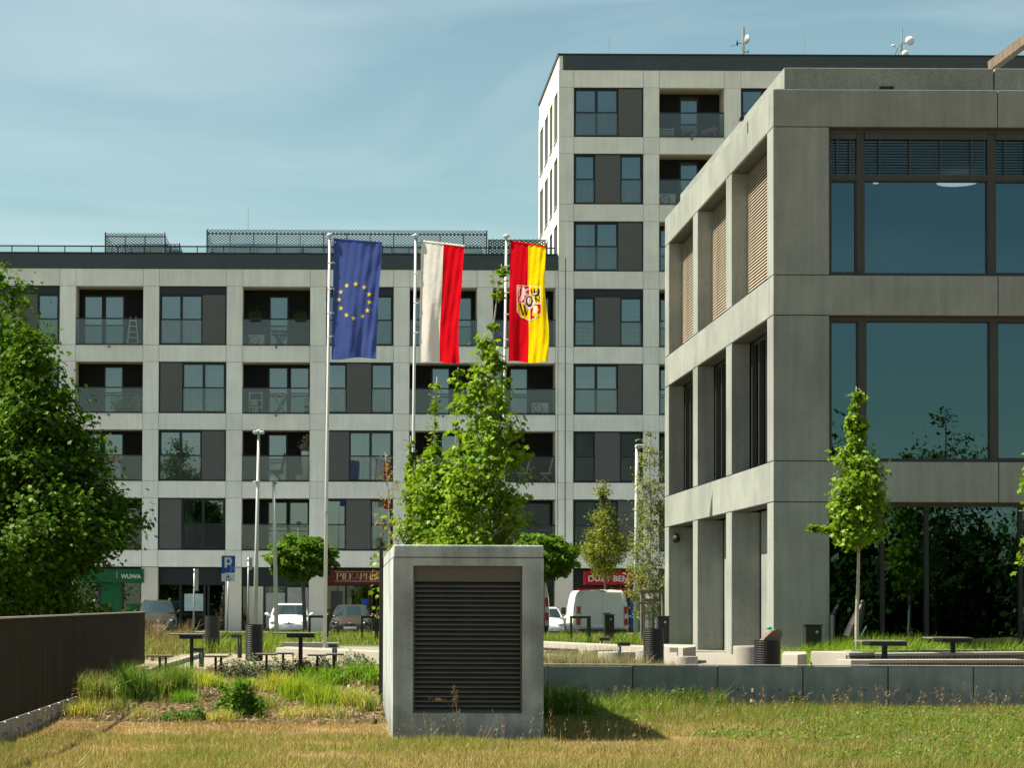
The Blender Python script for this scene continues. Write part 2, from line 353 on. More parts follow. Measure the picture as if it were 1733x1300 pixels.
def gp(px, py, it=None):
    """point of the terrain seen at a pixel"""
    d = CF + (px-PCX)/FPX*CR - (py-PCY)/FPX*CU; d = d/d[1]; Y = np.arange(15, 140, .02); P = CC+d*Y[:, None]
    i = np.argmax(P[:, 2] < hgt(P[:, 0], P[:, 1])); return P[i]
# ================================================================== GROUND
def ground_material():
    m, nt, b = nodes_of('ground_earth'); N = nt.nodes.new; K = nt.links.new; g = N('ShaderNodeNewGeometry'); sp = N('ShaderNodeSeparateXYZ'); K(g.outputs['Position'], sp.inputs[0])
    def noise(s, d=6):
        n = N('ShaderNodeTexNoise'); n.inputs['Scale'].default_value = s; n.inputs['Detail'].default_value = d; K(g.outputs['Position'], n.inputs['Vector']); return n.outputs['Fac']
    def ramp(f, a, b_, lo=.35, hi=.65):
        r = N('ShaderNodeValToRGB'); r.color_ramp.elements[0].position = lo; r.color_ramp.elements[1].position = hi; r.color_ramp.elements[0].color = (*a, 1); r.color_ramp.elements[1].color = (*b_, 1); K(f, r.inputs[0]); return r.outputs[0]
    def mix(f, a, b_):
        x = N('ShaderNodeMix'); x.data_type = 'RGBA'; K(f, x.inputs[0]); K(a, x.inputs[6]); K(b_, x.inputs[7]); return x.outputs[2]
    def rng(v, a, b_):
        r = N('ShaderNodeMapRange'); r.interpolation_type = 'SMOOTHSTEP'; r.inputs['From Min'].default_value = a; r.inputs['From Max'].default_value = b_; K(v, r.inputs['Value']); return r.outputs[0]
    straw = ramp(noise(1.6), (.25, .145, .07), (.22, .18, .07)); fine = ramp(noise(40), (.12, .075, .04), (.30, .20, .10))
    lawn = mix(noise(12), straw, fine)
    mulch = ramp(noise(22, 8), (.05, .032, .022), (.24, .17, .12))
    gravel = ramp(noise(30, 6), (.20, .17, .12), (.34, .30, .22))
    far = ramp(noise(.3), (.06, .09, .03), (.12, .13, .05))
    y = sp.outputs[1]; c = mix(rng(y, 28.6, 29.8), lawn, mulch); c = mix(rng(y, 40, 41), c, gravel); c = mix(rng(y, 58, 61), c, far)
    K(c, b.inputs['Base Color']); b.inputs['Roughness'].default_value = .95; b.inputs['Specular IOR Level'].default_value = .1
    bp = N('ShaderNodeBump'); bp.inputs['Strength'].default_value = .8; bp.inputs['Distance'].default_value = .04; K(noise(25, 8), bp.inputs['Height']); K(bp.outputs[0], b.inputs['Normal']); return m
M_GROUND = ground_material()
xs = np.concatenate([np.linspace(-600, -30, 12), np.arange(-24, -5, 1.), np.arange(-5, 14, .25), np.arange(14, 40, 1.), np.linspace(50, 600, 12)])
ys = np.concatenate([np.linspace(-600, -30, 12), np.arange(-20, 20, 4.), np.arange(20, WY, .25), [WY+.02, WY+.10], np.arange(33.75, 46, .25), np.arange(46, 90, 1.), np.linspace(95, 900, 14)])
GX, GY = np.meshgrid(xs, ys); GZ = hgt(GX, GY); nx, ny = len(xs), len(ys)
ii = (np.arange(ny-1)[:, None]*nx+np.arange(nx-1)[None, :]).ravel()
npobj('ground', npmesh('ground', np.stack([GX, GY, GZ], -1).reshape(-1, 3), np.stack([ii, ii+1, ii+nx+1, ii+nx], -1), M_GROUND, smooth=True), kind='structure')
def sheet(name, poly, m, dz=.006, sub=14):
    """paving sheet that follows the terrain: poly has four corners (x,y)"""
    a, b, c, d = map(np.array, poly); V = []
    for i in range(sub+1):
        for j in range(sub+1):
            u, v = j/sub, i/sub; p = (a*(1-u)+b*u)*(1-v)+(d*(1-u)+c*u)*v; V.append((p[0], p[1], float(hgt(p[0], p[1]))+dz))
    F = np.array([(i*(sub+1)+j, i*(sub+1)+j+1, (i+1)*(sub+1)+j+1, (i+1)*(sub+1)+j) for i in range(sub) for j in range(sub)])
    return npobj(name, npmesh(name, np.array(V), F, m, smooth=True), kind='structure')
M_PATH = pmat('gravel_path', (.25, .215, .16), .95, .16, 3, .5, 60, speck=.25, speck_scale=50)
M_PAVE = pmat('plaza_paving', (.22, .205, .18), .9, .10, 1.2, .2, 40, speck=.08, speck_scale=50)
M_ASPH = pmat('parking_asphalt', (.055, .054, .052), .9, .18, 1.5, .3, 60, speck=.15)
M_SIDEW = pmat('pavement_slabs', (.30, .29, .27), .9, .12, 1.0, .2, 40)
sheet('path', [(-3.5, 33.5), (-2.35, 34.2), (-2.6, 52), (-3.45, 49)], M_PATH, .012, 24)
sheet('plaza', [(2.6, WY+.6), (8.8, WY+.6), (9.2, 57), (-1.5, 60)], M_PAVE, .006)
sheet('parking_lot', [(-60, 77.5), (60, 77.5), (60, 94), (-60, 94)], M_ASPH, .005, 6)
sheet('pavement', [(-60, 94.2), (60, 94.2), (60, 98.2), (-60, 98.2)], M_SIDEW, .12, 4)
solo(MB().box(-60, 60, 94.0, 94.2, .1, .33), 'kerb', M_WTOP, kind='structure')
solo(MB().box(-60, 60, 77.2, 77.45, .1, .35), 'kerb', M_WTOP, kind='structure')
mb = MB()
for i in range(9):
    p, q = gp(250+i*10.5, 1142-i*3.4), gp(250+(i+1)*10.5-.6, 1142-(i+1)*3.4); mb.bar(p+np.array([0, 0, .03]), q+np.array([0, 0, .03]), .08, .12)
solo(mb, 'kerb', M_WTOP, kind='structure')
p, q = gp(240, 1083), gp(460, 1083)
solo(MB().bar(p+np.array([0, 0, .03]), q+np.array([0, 0, .03]), .15, .14), 'kerb', M_WTOP, kind='structure')
# parking bay lines
mb = MB()
for k in range(-9, 10): mb.box(k*2.5-.06, k*2.5+.06, 88.7, 93.6, .205, .209)
solo(mb, 'bay_marking', M_LETW, kind='structure')

# ================================================================== APARTMENT BUILDING
AY = 98.0; DEPTH = 10.0
apt = thing('apartment_building', 'long pale concrete apartment block with dark window bays and a taller tower section', 'apartment building', (0, AY, .2))
bayX = {k: (-11.86+3.655*(k-1), -11.86+3.655*(k-1)+2.95) for k in range(-1, 6)}; bayX[6] = (6.41, 9.18-.03)
TX = {0: (9.93, 12.98), 1: (13.68, 16.53), 2: (17.26, 20.2)}
rowsL = [(12.84, 15.43), (9.85, 12.11), (6.88, 9.13), (3.86, 6.14)]
rowsT = [(22.08, 24.26), (19.11, 21.34), (16.16, 18.36), (12.84, 15.39), (9.86, 12.1), (6.88, 9.13), (3.88, 6.14)]
g_ = .007
def fpan(x0, x1, z0, z1, y0=AY, y1=AY+.3): part(MB().box(x0+g_, x1-g_, y0, y1, z0+g_, z1-g_), 'facade_panel', M_FAC, apt)
def facade(xsplits, rows, ztop, zbot, xl, xr):
    """xsplits: openings left to right; nodes, piers and spandrels are separate precast pieces"""
    zb = [ztop]
    bands = []; prev = ztop
    for z0, z1 in rows: bands.append((z1, prev)); prev = z0
    bands.append((zbot, prev)); core = MB()
    piers = []; px_ = xl
    for a, b in xsplits: piers.append((px_, a)); px_ = b
    piers.append((px_, xr))
    for z0, z1 in bands:
        for a, b in xsplits: fpan(a, b, z0, z1)
        for a, b in piers:
            if b-a > .05: fpan(a, b, z0, z1)
        core.box(xl+.03, xr-.03, AY+.10, AY+.27, z0+.02, z1-.02)
    for z0, z1 in rows:
        for a, b in piers:
            if b-a > .05: fpan(a, b, z0, z1); core.box(a+.02, b-.02, AY+.11, AY+.26, z0-.1, z1+.1)
    part(core, 'wall_core', M_CORE, apt)
TL = 9.26
facade([bayX[k] for k in range(-1, 7)], rowsL, 16.19, 3.12, -20.0, TL-.012)
facade([TX[k] for k in range(3)], rowsT, 25.03, 3.14, TL, 24.0)
part(MB().box(24.0, 36, AY+.02, AY+DEPTH, .3, 25.03), 'end_wall', M_FAC, apt)
part(MB().box(TL+.30, TL+.335, AY-.008, AY+.02, 3.2, 16.75), 'expansion_joint', M_CORE, apt)
# roofs and fascias
part(MB().box(-20.2, TL-.02, AY-.04, AY+.25, 16.2, 16.84), 'roof_fascia', M_FASC, apt)
part(MB().box(-20.2, TL-.02, AY-.08, AY+.3, 16.845, 16.90), 'fascia_cap', M_ANTH, apt)
part(MB().box(-20.1, TL-.02, AY+.26, AY+DEPTH, 16.1, 16.6), 'roof', M_FASC, apt)
part(MB().box(TL+.2, 36, AY-.04, AY+.25, 25.04, 25.68), 'roof_fascia', M_FASC, apt)
part(MB().box(TL+.12, 36, AY-.09, AY+.3, 25.685, 25.74), 'fascia_cap', M_ANTH, apt)
part(MB().box(TL+.02, TL+.19, AY+.0, AY+DEPTH, 25.035, 25.66), 'roof_fascia', M_FAC, apt, label='pale side upstand of the tower roof')
part(MB().box(TL-.05, TL+.115, AY-.07, AY+DEPTH, 25.68, 25.75), 'fascia_cap', M_ANTH, apt)
part(MB().box(TL+.22, 36, AY+.3, AY+DEPTH-.2, 24.6, 25.2), 'roof', M_FASC, apt)
part(MB().box(-20, TL-.02, AY+DEPTH-.3, AY+DEPTH, .3, 16.1), 'rear_wall', M_FAC, apt)
part(MB().box(-20, -19.7, AY+.31, AY+DEPTH-.31, .3, 16.1), 'side_wall', M_FAC, apt)
# tower side wall with four columns of windows
sw = [(98.45, 100.15), (100.85, 102.3), (103.15, 104.9), (105.7, 107.45)]
prev = 25.03
for (z0, z1) in rowsT[:4]:
    part(MB().box(TL, TL+.3, AY+.31, AY+DEPTH, z1+g_, prev-g_), 'side_panel', M_FAC, apt); prev = z0
    yp = AY+.31
    for a, b in sw+[(AY+DEPTH, 0)]:
        part(MB().box(TL, TL+.3, yp, a, z0, z1), 'side_panel', M_FAC, apt); yp = b
    for a, b in sw:
        w = part(MB().box(TL+.16, TL+.22, a, b, z0, z0+.08).box(TL+.16, TL+.22, a, b, z1-.08, z1).box(TL+.16, TL+.22, a, a+.08, z0+.08, z1-.08).box(TL+.16, TL+.22, b-.08, b, z0+.08, z1-.08), 'window', M_ANTH, apt)
        part(MB().box(TL+.18, TL+.20, a+.08, b-.08, z0+.08, z1-.08), 'pane', M_GLASS, w); part(MB().box(TL+.23, TL+.5, a, b, z0, z1), 'room', M_ROOM, w)
        part(MB().box(TL-.05, TL+.15, a+.02, b-.02, z0-.02, z0+.015), 'sill', M_STEEL, w)
part(MB().box(TL, TL+.3, AY+.31, AY+DEPTH, .3, prev-g_), 'side_panel', M_FAC, apt)
part(MB().box(TL+.02, 36, AY+DEPTH, AY+DEPTH+.3, .3, 25.0), 'rear_wall', M_FAC, apt)
# ---- window bays
def frame_bars(x0, x1, z0, z1, y, t=.075, mul=True, mb=None):
    mb = mb or MB(); yb = y+.1
    mb.box(x0, x0+t, y, yb, z0, z1).box(x1-t, x1, y, yb, z0, z1).box(x0+t, x1-t, y, yb, z0, z0+t).box(x0+t, x1-t, y, yb, z1-t, z1)
    if mul: xm = (x0+x1)/2; mb.box(xm-.06, xm+.06, y, yb, z0+t, z1-t)
    return mb
def curtain(x0, x1, z0, z1, y, m, par, amp=.03, wl=.16):
    n = max(6, int((x1-x0)/.035)); V = []; F = []
    for i in range(n+1):
        x = x0+(x1-x0)*i/n; yy = y+amp*math.sin(x*6.283/wl+math.sin(x*3))
        V += [(x, yy, z0), (x, yy, z1)]
    F = [(2*i, 2*i+2, 2*i+3, 2*i+1) for i in range(n)]
    part(MB().add(V, F), 'curtain', m, par, smooth=True)
def window_bay(x0, x1, z0, z1, kind, top=0., cur=None):
    lay = {'A': [('w2', 0, .645), ('s', .645, 1)], 'B': [('s', 0, .345), ('w2', .345, 1)], 'C': [('w1', 0, .30), ('s', .30, .68), ('w1', .68, 1)]}[kind]
    W = x1-x0; fr = MB(); e = .05
    fr.box(x0+.004, x0+e, AY+.03, AY+.24, z0+.004, z1-.004).box(x1-e, x1-.004, AY+.03, AY+.24, z0+.004, z1-.004).box(x0+e, x1-e, AY+.03, AY+.24, z0+.004, z0+e).box(x0+e, x1-e, AY+.03, AY+.24, z1-e, z1-.004)
    w = part(fr, 'window', M_ANTH, apt)
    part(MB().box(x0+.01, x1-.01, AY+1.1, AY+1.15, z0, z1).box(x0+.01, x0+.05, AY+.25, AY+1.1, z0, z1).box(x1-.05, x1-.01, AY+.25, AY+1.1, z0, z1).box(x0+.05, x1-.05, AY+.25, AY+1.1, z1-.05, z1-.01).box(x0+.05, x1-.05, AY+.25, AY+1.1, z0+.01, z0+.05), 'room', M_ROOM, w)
    zm = z0+e+(z1-top-z0-e)*.49
    if top: part(MB().box(x0+e, x1-e, AY+.06, AY+.2, z1-e-top, z1-e-.002), 'shutter_box', M_ANTH, w)
    for t, a, b in lay:
        a, b = x0+e+(W-2*e)*a, x0+e+(W-2*e)*b; zt = z1-e-top
        if t == 's':
            part(MB().box(a+.01, b-.01, AY+.045, AY+.085, z0+e+.005, (zt if top else zt)-.005), 'screen', M_SCREEN, w)
        else:
            part(frame_bars(a, b, z0+e, zt, AY+.12, .07, t == 'w2'), 'frame', M_ANTH, w)
            xs_ = [(a+.07, b-.07)] if t == 'w1' else [(a+.07, (a+b)/2-.06), ((a+b)/2+.06, b-.07)]
            for q0, q1 in xs_: part(MB().box(q0, q1, AY+.16, AY+.18, z0+e+.07, zt-.07), 'pane', M_GLASS, w)
            part(MB().box(a+.02, b-.02, AY+.05, AY+.09, zm-.025, zm+.025), 'rail', M_ANTH, w)
            part(MB().box(a+.03, b-.03, AY+.062, AY+.078, z0+e+.03, zm-.027), 'balustrade', M_BALG, w)
            if cur:
                c = cur.pop(0) if isinstance(cur, list) and cur else None
                if c == 'full': curtain(a+.08, b-.08, z0+.1, zt-.06, AY+.34, M_CURT, w)
                elif c == 'right': curtain(a+(b-a)*.72, b-.08, z0+.1, zt-.06, AY+.34, M_CURT, w)
                elif c == 'left': curtain(a+.08, a+(b-a)*.3, z0+.1, zt-.06, AY+.34, M_CURT, w)
                elif c == 'two': curtain(a+.08, a+(b-a)*.30, z0+.1, zt-.06, AY+.34, M_CURT, w); curtain(b-(b-a)*.42, b-.08, z0+.1, zt-.06, AY+.34, M_CURTC, w)
                elif c == 'half': part(MB().box(a+.08, b-.08, AY+.30, AY+.32, zt-(zt-z0)*.36, zt-.05), 'roller_blind', M_BLINDW, w)
                elif c == 'zebra':
                    mb = MB(); k = 0; z = z0+.12
                    while z < zt-.12: mb.box(a+.08, b-.08, AY+.22, AY+.24, z, z+.155); z += .185
                    part(mb, 'zebra_blind', M_BLINDW, w)
def loggia_bay(x0, x1, z0, z1, doors, dark=False):
    """recessed balcony: pale reveals, dark back wall with glazed doors, glass balustrade"""
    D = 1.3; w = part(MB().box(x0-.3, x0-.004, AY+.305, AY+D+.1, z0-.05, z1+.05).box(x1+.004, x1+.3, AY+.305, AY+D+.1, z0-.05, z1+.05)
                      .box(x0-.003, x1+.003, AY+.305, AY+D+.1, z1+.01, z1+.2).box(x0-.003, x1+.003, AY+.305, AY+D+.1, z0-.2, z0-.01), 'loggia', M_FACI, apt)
    yb = AY+D; H = z1-z0; W = x1-x0; bw = MB(); dz = z0+H*.88 if H > 2.4 else z0+H*.94; prev = x0
    for a, b in doors:
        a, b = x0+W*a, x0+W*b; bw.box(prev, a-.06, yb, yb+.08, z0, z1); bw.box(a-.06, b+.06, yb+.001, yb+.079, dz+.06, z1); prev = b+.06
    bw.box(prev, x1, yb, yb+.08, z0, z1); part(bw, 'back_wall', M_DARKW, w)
    for a, b in doors:
        a, b = x0+W*a, x0+W*b; part(frame_bars(a-.055, b+.055, z0+.002, dz+.055, yb+.0, .06, False).box(a, b, yb+.01, yb+.09, z0+H*.38, z0+H*.38+.06), 'door_frame', M_ANTH, w)
        part(MB().box(a, b, yb+.04, yb+.06, z0+.06, dz), 'pane', M_GLASS, w)
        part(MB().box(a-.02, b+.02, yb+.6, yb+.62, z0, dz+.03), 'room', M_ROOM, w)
    zr = z0+H*(.45 if H > 2.4 else .5)
    part(MB().box(x0+.01, x1-.01, AY+.05, AY+.1, zr-.03, zr+.025).box(x0+.01, x1-.01, AY+.05, AY+.1, z0+.002, z0+.06), 'handrail', M_ANTH, w)
    part(MB().box(x0+.015, x1-.015, AY+.066, AY+.084, z0+.06, zr-.03), 'balustrade', M_BALG, w)
    part(MB().box((x0+x1)/2-.04, (x0+x1)/2+.04, AY-.12, AY+.05, z0-.12, z0-.06), 'water_spout', M_ANTH, w)
    part(MB().box(x0+.01, x1-.01, AY-.03, AY+.31, z0-.02, z0-.004), 'sill', M_STEEL, w)
two = [(.09, .34), (.40, .66)]; mid = [(.40, .65)]; twoR = [(.39, .65), (.71, .97)]
for r, (z0, z1) in enumerate(rowsL):
    t = .32 if r == 0 else 0
    window_bay(*bayX[0], z0, z1, 'CBCB'[r], t, ['left', 'half']); loggia_bay(*bayX[-1], z0, z1, two)
    loggia_bay(*bayX[1], z0, z1, [two, mid, two, [(.05, .3), (.35, .6)]][r])
    window_bay(*bayX[2], z0, z1, 'ABAB'[r], t, [['right'], ['two', 'full'], ['half'], ['left']][r])
    loggia_bay(*bayX[3], z0, z1, [mid, twoR, [(.39, .64)], twoR][r])
    window_bay(*bayX[4], z0, z1, 'CCBC'[r], t, [['half', 'half'], ['left', 'right'], ['two'], ['full', 'left']][r])
    loggia_bay(*bayX[5], z0, z1, [[(.08, .33), (.68, .93)], [(.36, .60)], [(.5, .76)], two][r])
    loggia_bay(*bayX[6], z0, z1, [[(.70, .92)], [(.04, .18), (.32, .58)], [], [(.03, .36), (.42, .95)]][r])
for r, (z0, z1) in enumerate(rowsT):
    window_bay(*TX[0], z0, z1, 'ACACACA'[r], .32 if r == 3 else 0, [None, ['full', 'full'], ['left'], ['zebra', 'zebra'], ['half'], None, ['full']][r])
    loggia_bay(*TX[1], z0, z1, mid if r < 2 else two); window_bay(*TX[2], z0, z1, 'AB'[r % 2])
# ---- ground floor
zg = 3.10
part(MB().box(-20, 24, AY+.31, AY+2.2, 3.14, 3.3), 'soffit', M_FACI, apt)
pr = [(-20, bayX[-1][0])]+[(bayX[k][1], bayX[k+1][0]) for k in range(-1, 6)]+[(bayX[6][1], TX[0][0]), (TX[0][1], TX[1][0]), (TX[1][1], TX[2][0]), (TX[2][1], 24)]
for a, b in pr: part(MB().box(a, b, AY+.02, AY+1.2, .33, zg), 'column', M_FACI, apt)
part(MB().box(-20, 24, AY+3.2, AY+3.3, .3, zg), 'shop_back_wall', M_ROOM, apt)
def shopfront(x0, x1, splits, fasc=2.45, post=None):
    w = part(MB().box(x0+.003, x1-.003, AY+.5, AY+.6, fasc, zg-.003), 'shopfront', M_ANTH, apt); fr = MB(); pz = [x0]+splits+[x1]
    fr.box(x0+.003, x1-.003, AY+.56, AY+.62, .33, .42).box(x0+.003, x1-.003, AY+.56, AY+.62, fasc-.06, fasc-.002)
    for x in splits: fr.box(x-.05, x+.05, AY+.55, AY+.63, .42, fasc-.06)
    part(fr, 'frame', M_ANTH, w)
    for a, b in zip(pz[:-1], pz[1:]): part(MB().box(a+.05, b-.05, AY+.585, AY+.605, .43, fasc-.065), 'pane', M_SHOPG, w)
    for (a, b, c, d, m, n) in (post or []): part(MB().box(a, b, AY+.57, AY+.582, c, d), n, m, w)
X = lambda p: (p-585)/38.78+.0
shopfront(*bayX[-1], [-18, -17]); shopfront(*bayX[0], [-14.5, -13.5])
shopfront(*bayX[1], [X(167), X(206)], 2.5, [(X(169), X(204), .6, 2.4, M_GREENP, 'poster'), (X(212), X(235), .5, 1.5, M_GREENP, 'poster'), (X(208), X(241), 1.5, 2.4, M_GROUND, 'poster')][:2])
shopfront(*bayX[2], [X(304), X(345), X(352)], 2.4, [(X(311), X(343), 1.2, 1.95, M_POSTER, 'notice')])
shopfront(*bayX[3], [X(447), X(484)], 2.35, [(X(421), X(446), .45, 2.3, M_FACI, 'window_film'), (X(450), X(483), .45, 2.0, M_STEEL, 'window_film'), (X(486), X(522), .45, 2.25, M_STEEL, 'window_film')])
shopfront(*bayX[4], [X(586), X(625)], 2.4, [(X(612), X(624), 1.35, 1.75, M_POSTB, 'notice'), (X(560), X(580), .8, 2.1, M_ROOM, 'notice')])
shopfront(*bayX[5], [X(730), X(770)]); shopfront(*bayX[6], [X(870), X(905)], 2.4); shopfront(*TX[0], [X(1010), X(1050)], 1.9, [(X(1070), X(1086), .5, 1.9, M_POSTB, 'poster')]); shopfront(*TX[1], [15]); shopfront(*TX[2], [19])
# roof railing
rb = MB().box(-20, TL-.1, AY+.42, AY+.48, 17.22, 17.27); part(rb, 'roof_railing', M_ANTH, apt)
x = -19.4
while x < TL-.2: part(MB().box(x-.02, x+.02, AY+.42, AY+.47, 16.9, 17.22), 'railing_post', M_ANTH, apt); x += 1.165
part(MB().box(-20, TL-.1, AY+.445, AY+.455, 16.92, 17.21), 'railing_glass', glassmat('railing_glass', 1.3, (.86, .92, .92)), apt)
# ---- shop signs
s = thing('shop_sign', 'dark green shop fascia sign lettered WUWA in white', 'shop sign', (bayX[1][0], AY+.2, 2.4))
part(MB().box(bayX[1][0]-1.0, X(243.5), AY-.08, AY+.005, 2.42, 3.02), 'board', M_GREENS, s); text_part('WUWA', 'lettering', M_LETW, s, X(205), X(239), AY-.085, 2.6, 2.79, .02)
part(MB().box(X(198), X(198.6), AY-.09, AY-.081, 2.6, 2.9), 'divider', M_LETW, s)
s = thing('shop_sign', 'maroon bakery fascia sign lettered PIEKARNIA in gold', 'shop sign', (0, AY+.2, 2.4))
part(MB().box(X(553), X(668), AY-.08, AY+.005, 2.38, 3.04), 'board', M_MAROON, s)
part(MB().box(X(567), X(660), AY-.09, AY-.081, 2.515, 2.535).box(X(567), X(660), AY-.09, AY-.081, 2.93, 2.945), 'gold_line', M_GOLD, s)
def strokes(letters, x0, x1, z0, z1, y, th, name, m, par):
    G = {'P': [(0, 0, 0, 1), (0, 1, .6, .95), (.6, .95, .62, .6), (.62, .6, 0, .48)], 'I': [(.15, 0, .15, 1)], 'E': [(0, 0, 0, 1), (0, 1, .55, 1), (0, .52, .45, .52), (0, 0, .6, 0)],
         'K': [(0, 0, 0, 1), (0, .45, .55, 1), (.15, .55, .7, 0)], 'A': [(0, 0, .36, 1), (.36, 1, .75, 0), (.14, .36, .6, .36)], 'R': [(0, 0, 0, 1), (0, 1, .55, .95), (.55, .95, .57, .6), (.57, .6, 0, .5), (.25, .5, .7, 0)],
         'N': [(0, 0, 0, 1), (0, 1, .7, 0), (.7, 0, .7, 1)]}
    wd = {'P': .62, 'I': .3, 'E': .6, 'K': .7, 'A': .75, 'R': .7, 'N': .72}; tot = sum(wd[c]+.22 for c in letters)-.22; sx = (x1-x0)/tot; H = z1-z0; mb = MB(); cx = x0
    for c in letters:
        for a, b, d, e in G[c]:
            p, q = np.array([cx+a*sx, y, z0+b*H]), np.array([cx+d*sx, y, z0+e*H]); t = th if abs(a-d) < .1 or (c == 'A' and a > .3) else th*.6
            mb.bar(p, q, t, .012)
            for r_ in (p, q):
                if abs(a-d) < .1 and c in 'PIEKRN': mb.box(r_[0]-th*.9, r_[0]+th*.9, y-.006, y+.006, r_[2]-.008, r_[2]+.008)
        cx += (wd[c]+.22)*sx
    part(mb, name, m, par)
strokes('PIEKARNIA', X(571), X(642), 2.6, 2.87, AY-.088, .045, 'lettering', M_GOLD, s)
s = thing('shop_sign', 'red liquor shop fascia sign lettered DUŻY BEN in white', 'shop sign', (11.4, AY+.2, 1.9))
part(MB().box(X(987), X(1086), AY-.1, AY+.005, 2.42, 3.0), 'board', M_REDS, s); part(MB().box(X(987), X(991), AY-.11, AY-.101, 2.42, 3.0), 'edge_strip', M_REDB, s)
text_part('DUŻY BEN', 'lettering', M_LETW, s, X(995.5), X(1063), AY-.105, 2.56, 2.9, .015)
part(MB().box(X(973), X(1086), AY+.42, AY+.5, 1.98, 2.28), 'lower_band', M_REDS, s)
s = thing('hanging_sign', 'small round red projecting sign on a dark bracket', 'hanging sign', (X(1087), AY-.2, 2.3))
part(MB().ellip((X(1086), AY-.55, 2.55), (.05, .3, .3)), 'disc', M_REDB, s, smooth=True); part(MB().bar((X(1086), AY-.3, 2.95), (X(1086), AY+.1, 2.95), .05), 'bracket', M_BLACK, s)
# ---- expanded mesh enclosures on the roof
def mesh_strips(mb, o, u, v, W, H, cw=.17, ch=.12, t=.042):
    """diamond lattice as zigzag ribbons in the plane (o; u right, v up)"""
    o, u, v = map(np.array, (o, u, v)); n = int(W/(cw/2)); rows = int(H/ch)
    for j in range(rows+1):
        for sgn in (1, -1):
            z = j*ch
            for i in range(n):
                a = z+(sgn*ch/2 if i % 2 else 0); b = z+(0 if i % 2 else sgn*ch/2)
                if max(a, b) > H or min(a, b) < 0: continue
                x0, x1 = i*cw/2, (i+1)*cw/2; k = len(mb.v)
                mb.v += [tuple(o+u*x0+v*(a-t/2)), tuple(o+u*x1+v*(b-t/2)), tuple(o+u*x1+v*(b+t/2)), tuple(o+u*x0+v*(a+t/2))]; mb.f.append((k, k+1, k+2, k+3))
def enclosure(px0, px1, pyt, Y0, dp, label, zb=16.62, group=None):
    x0, x1 = at(px0, 420, Y0)[0], at(px1, 420, Y0)[0]; zt = at(px0, pyt, Y0)[2]
    e = thing('rooftop_screen', label, 'mesh screen', ((x0+x1)/2, Y0, zb), group); H = zt-zb
    for o, u, W in (((x0, Y0, zb), (1, 0, 0), x1-x0), ((x0, Y0+dp, zb), (1, 0, 0), x1-x0), ((x0, Y0, zb), (0, 1, 0), dp), ((x1, Y0, zb), (0, 1, 0), dp)):
        mb = MB(); mesh_strips(mb, o, u, (0, 0, 1), W, H); part(mb, 'mesh_panel', M_MESHM, e, kind='stuff')
    n = max(1, round((x1-x0)/1.05))
    for k in range(n+1):
        x = x0+(x1-x0)*k/n; part(MB().box(x-.025, x+.025, Y0+.06, Y0+.11, zb, zt-.12), 'post', M_ANTH, e); part(MB().box(x-.025, x+.025, Y0+dp-.11, Y0+dp-.06, zb, zt-.12), 'post', M_ANTH, e)
    part(MB().box(x0, x1, Y0+.06, Y0+.11, zt-.2, zt-.15).box(x0, x1, Y0+dp-.11, Y0+dp-.06, zt-.2, zt-.15), 'rail', M_ANTH, e)
    part(MB().box(x0-.02, x0+.03, Y0-.02, Y0+.03, zb, zt), 'corner_post', M_ANTH, e); part(MB().box(x1-.03, x1+.02, Y0-.02, Y0+.03, zb, zt), 'corner_post', M_ANTH, e)
    bx = MB()
    for k in range(3): xx = x0+(x1-x0)*(.2+.28*k); bx.box(xx, xx+min(1.6, (x1-x0)*.2), Y0+dp*.35, Y0+dp*.7, zb, zb+H*(.35+.15*(k % 2)))
    part(bx, 'ventilation_unit', M_MESHM, e)
enclosure(178, 279, 393, 101, 3.0, 'short expanded metal screen round plant on the low roof')
enclosure(280, 304, 411, 102, 1.5, 'smallest low mesh screen beside the short rooftop screen')
enclosure(350, 824, 388, 100.6, 4.0, 'long expanded metal screen along the low roof behind the flags')
e = thing('rooftop_screen', 'greenish perforated panel screen between the flags and the tower', 'mesh screen', (7, 100.5, 16.62)); mb = MB()
x0, x1, zt = at(826, 420, 100.5)[0], at(926, 420, 100.5)[0], at(826, 405, 100.5)[2]
mesh_strips(mb, (x0, 100.5, 16.62), (1, 0, 0), (0, 0, 1), x1-x0, zt-16.62, .2, .12, .07); part(mb, 'mesh_panel', M_MESHG, e, kind='stuff')
part(MB().box(x0, x1, 100.52, 100.6, zt-.05, zt).box(x0, x0+.06, 100.52, 100.6, 16.62, zt-.05), 'frame', M_STEEL, e)
# ---- roof antennas and lightning rods
def rod(px, pyt, Y, zb, label): 
    p = at(px, pyt, Y); solo(MB().tube([(p[0], Y, zb), (p[0], Y, p[2])], [.018, .01], 6), 'lightning_rod', M_STEEL, label, 'lightning rod')
rod(420, 351, 104, 16.6, 'thin lightning rod above the long rooftop mesh screen'); rod(1031, 62, 103, 25.2, 'thin lightning rod near the left end of the tower roof'); rod(1361, 60, 103, 25.2, 'thin lightning rod between the two roof antenna masts')
def dish(mb, c, r, ax):
    ax = np.array(ax, float); ax /= np.linalg.norm(ax); c = np.array(c)
    pts = [c+ax*r*(t) for t in (-.42, -.35, -.2, .0, .06)]; mb.tube(pts, [r*.1, r*.5, r*.85, r, r*.98], 20)
Y = 103.
p = at(1257, 95, Y); q = at(1258, 46, Y); a = thing('antenna_mast', 'lattice antenna mast with one grey dish and one black dish on the tower roof', 'antenna', (p[0], Y, 25.2))
part(MB().tube([(p[0], Y, 25.2), (q[0], Y, q[2])], .07, 8), 'mast', M_STEEL, a)
mb = MB()
for k in range(6): z = 25.8+k*.16; mb.bar((p[0]-.13, Y-.1, z), (p[0]+.13, Y-.1, z+.14), .03)
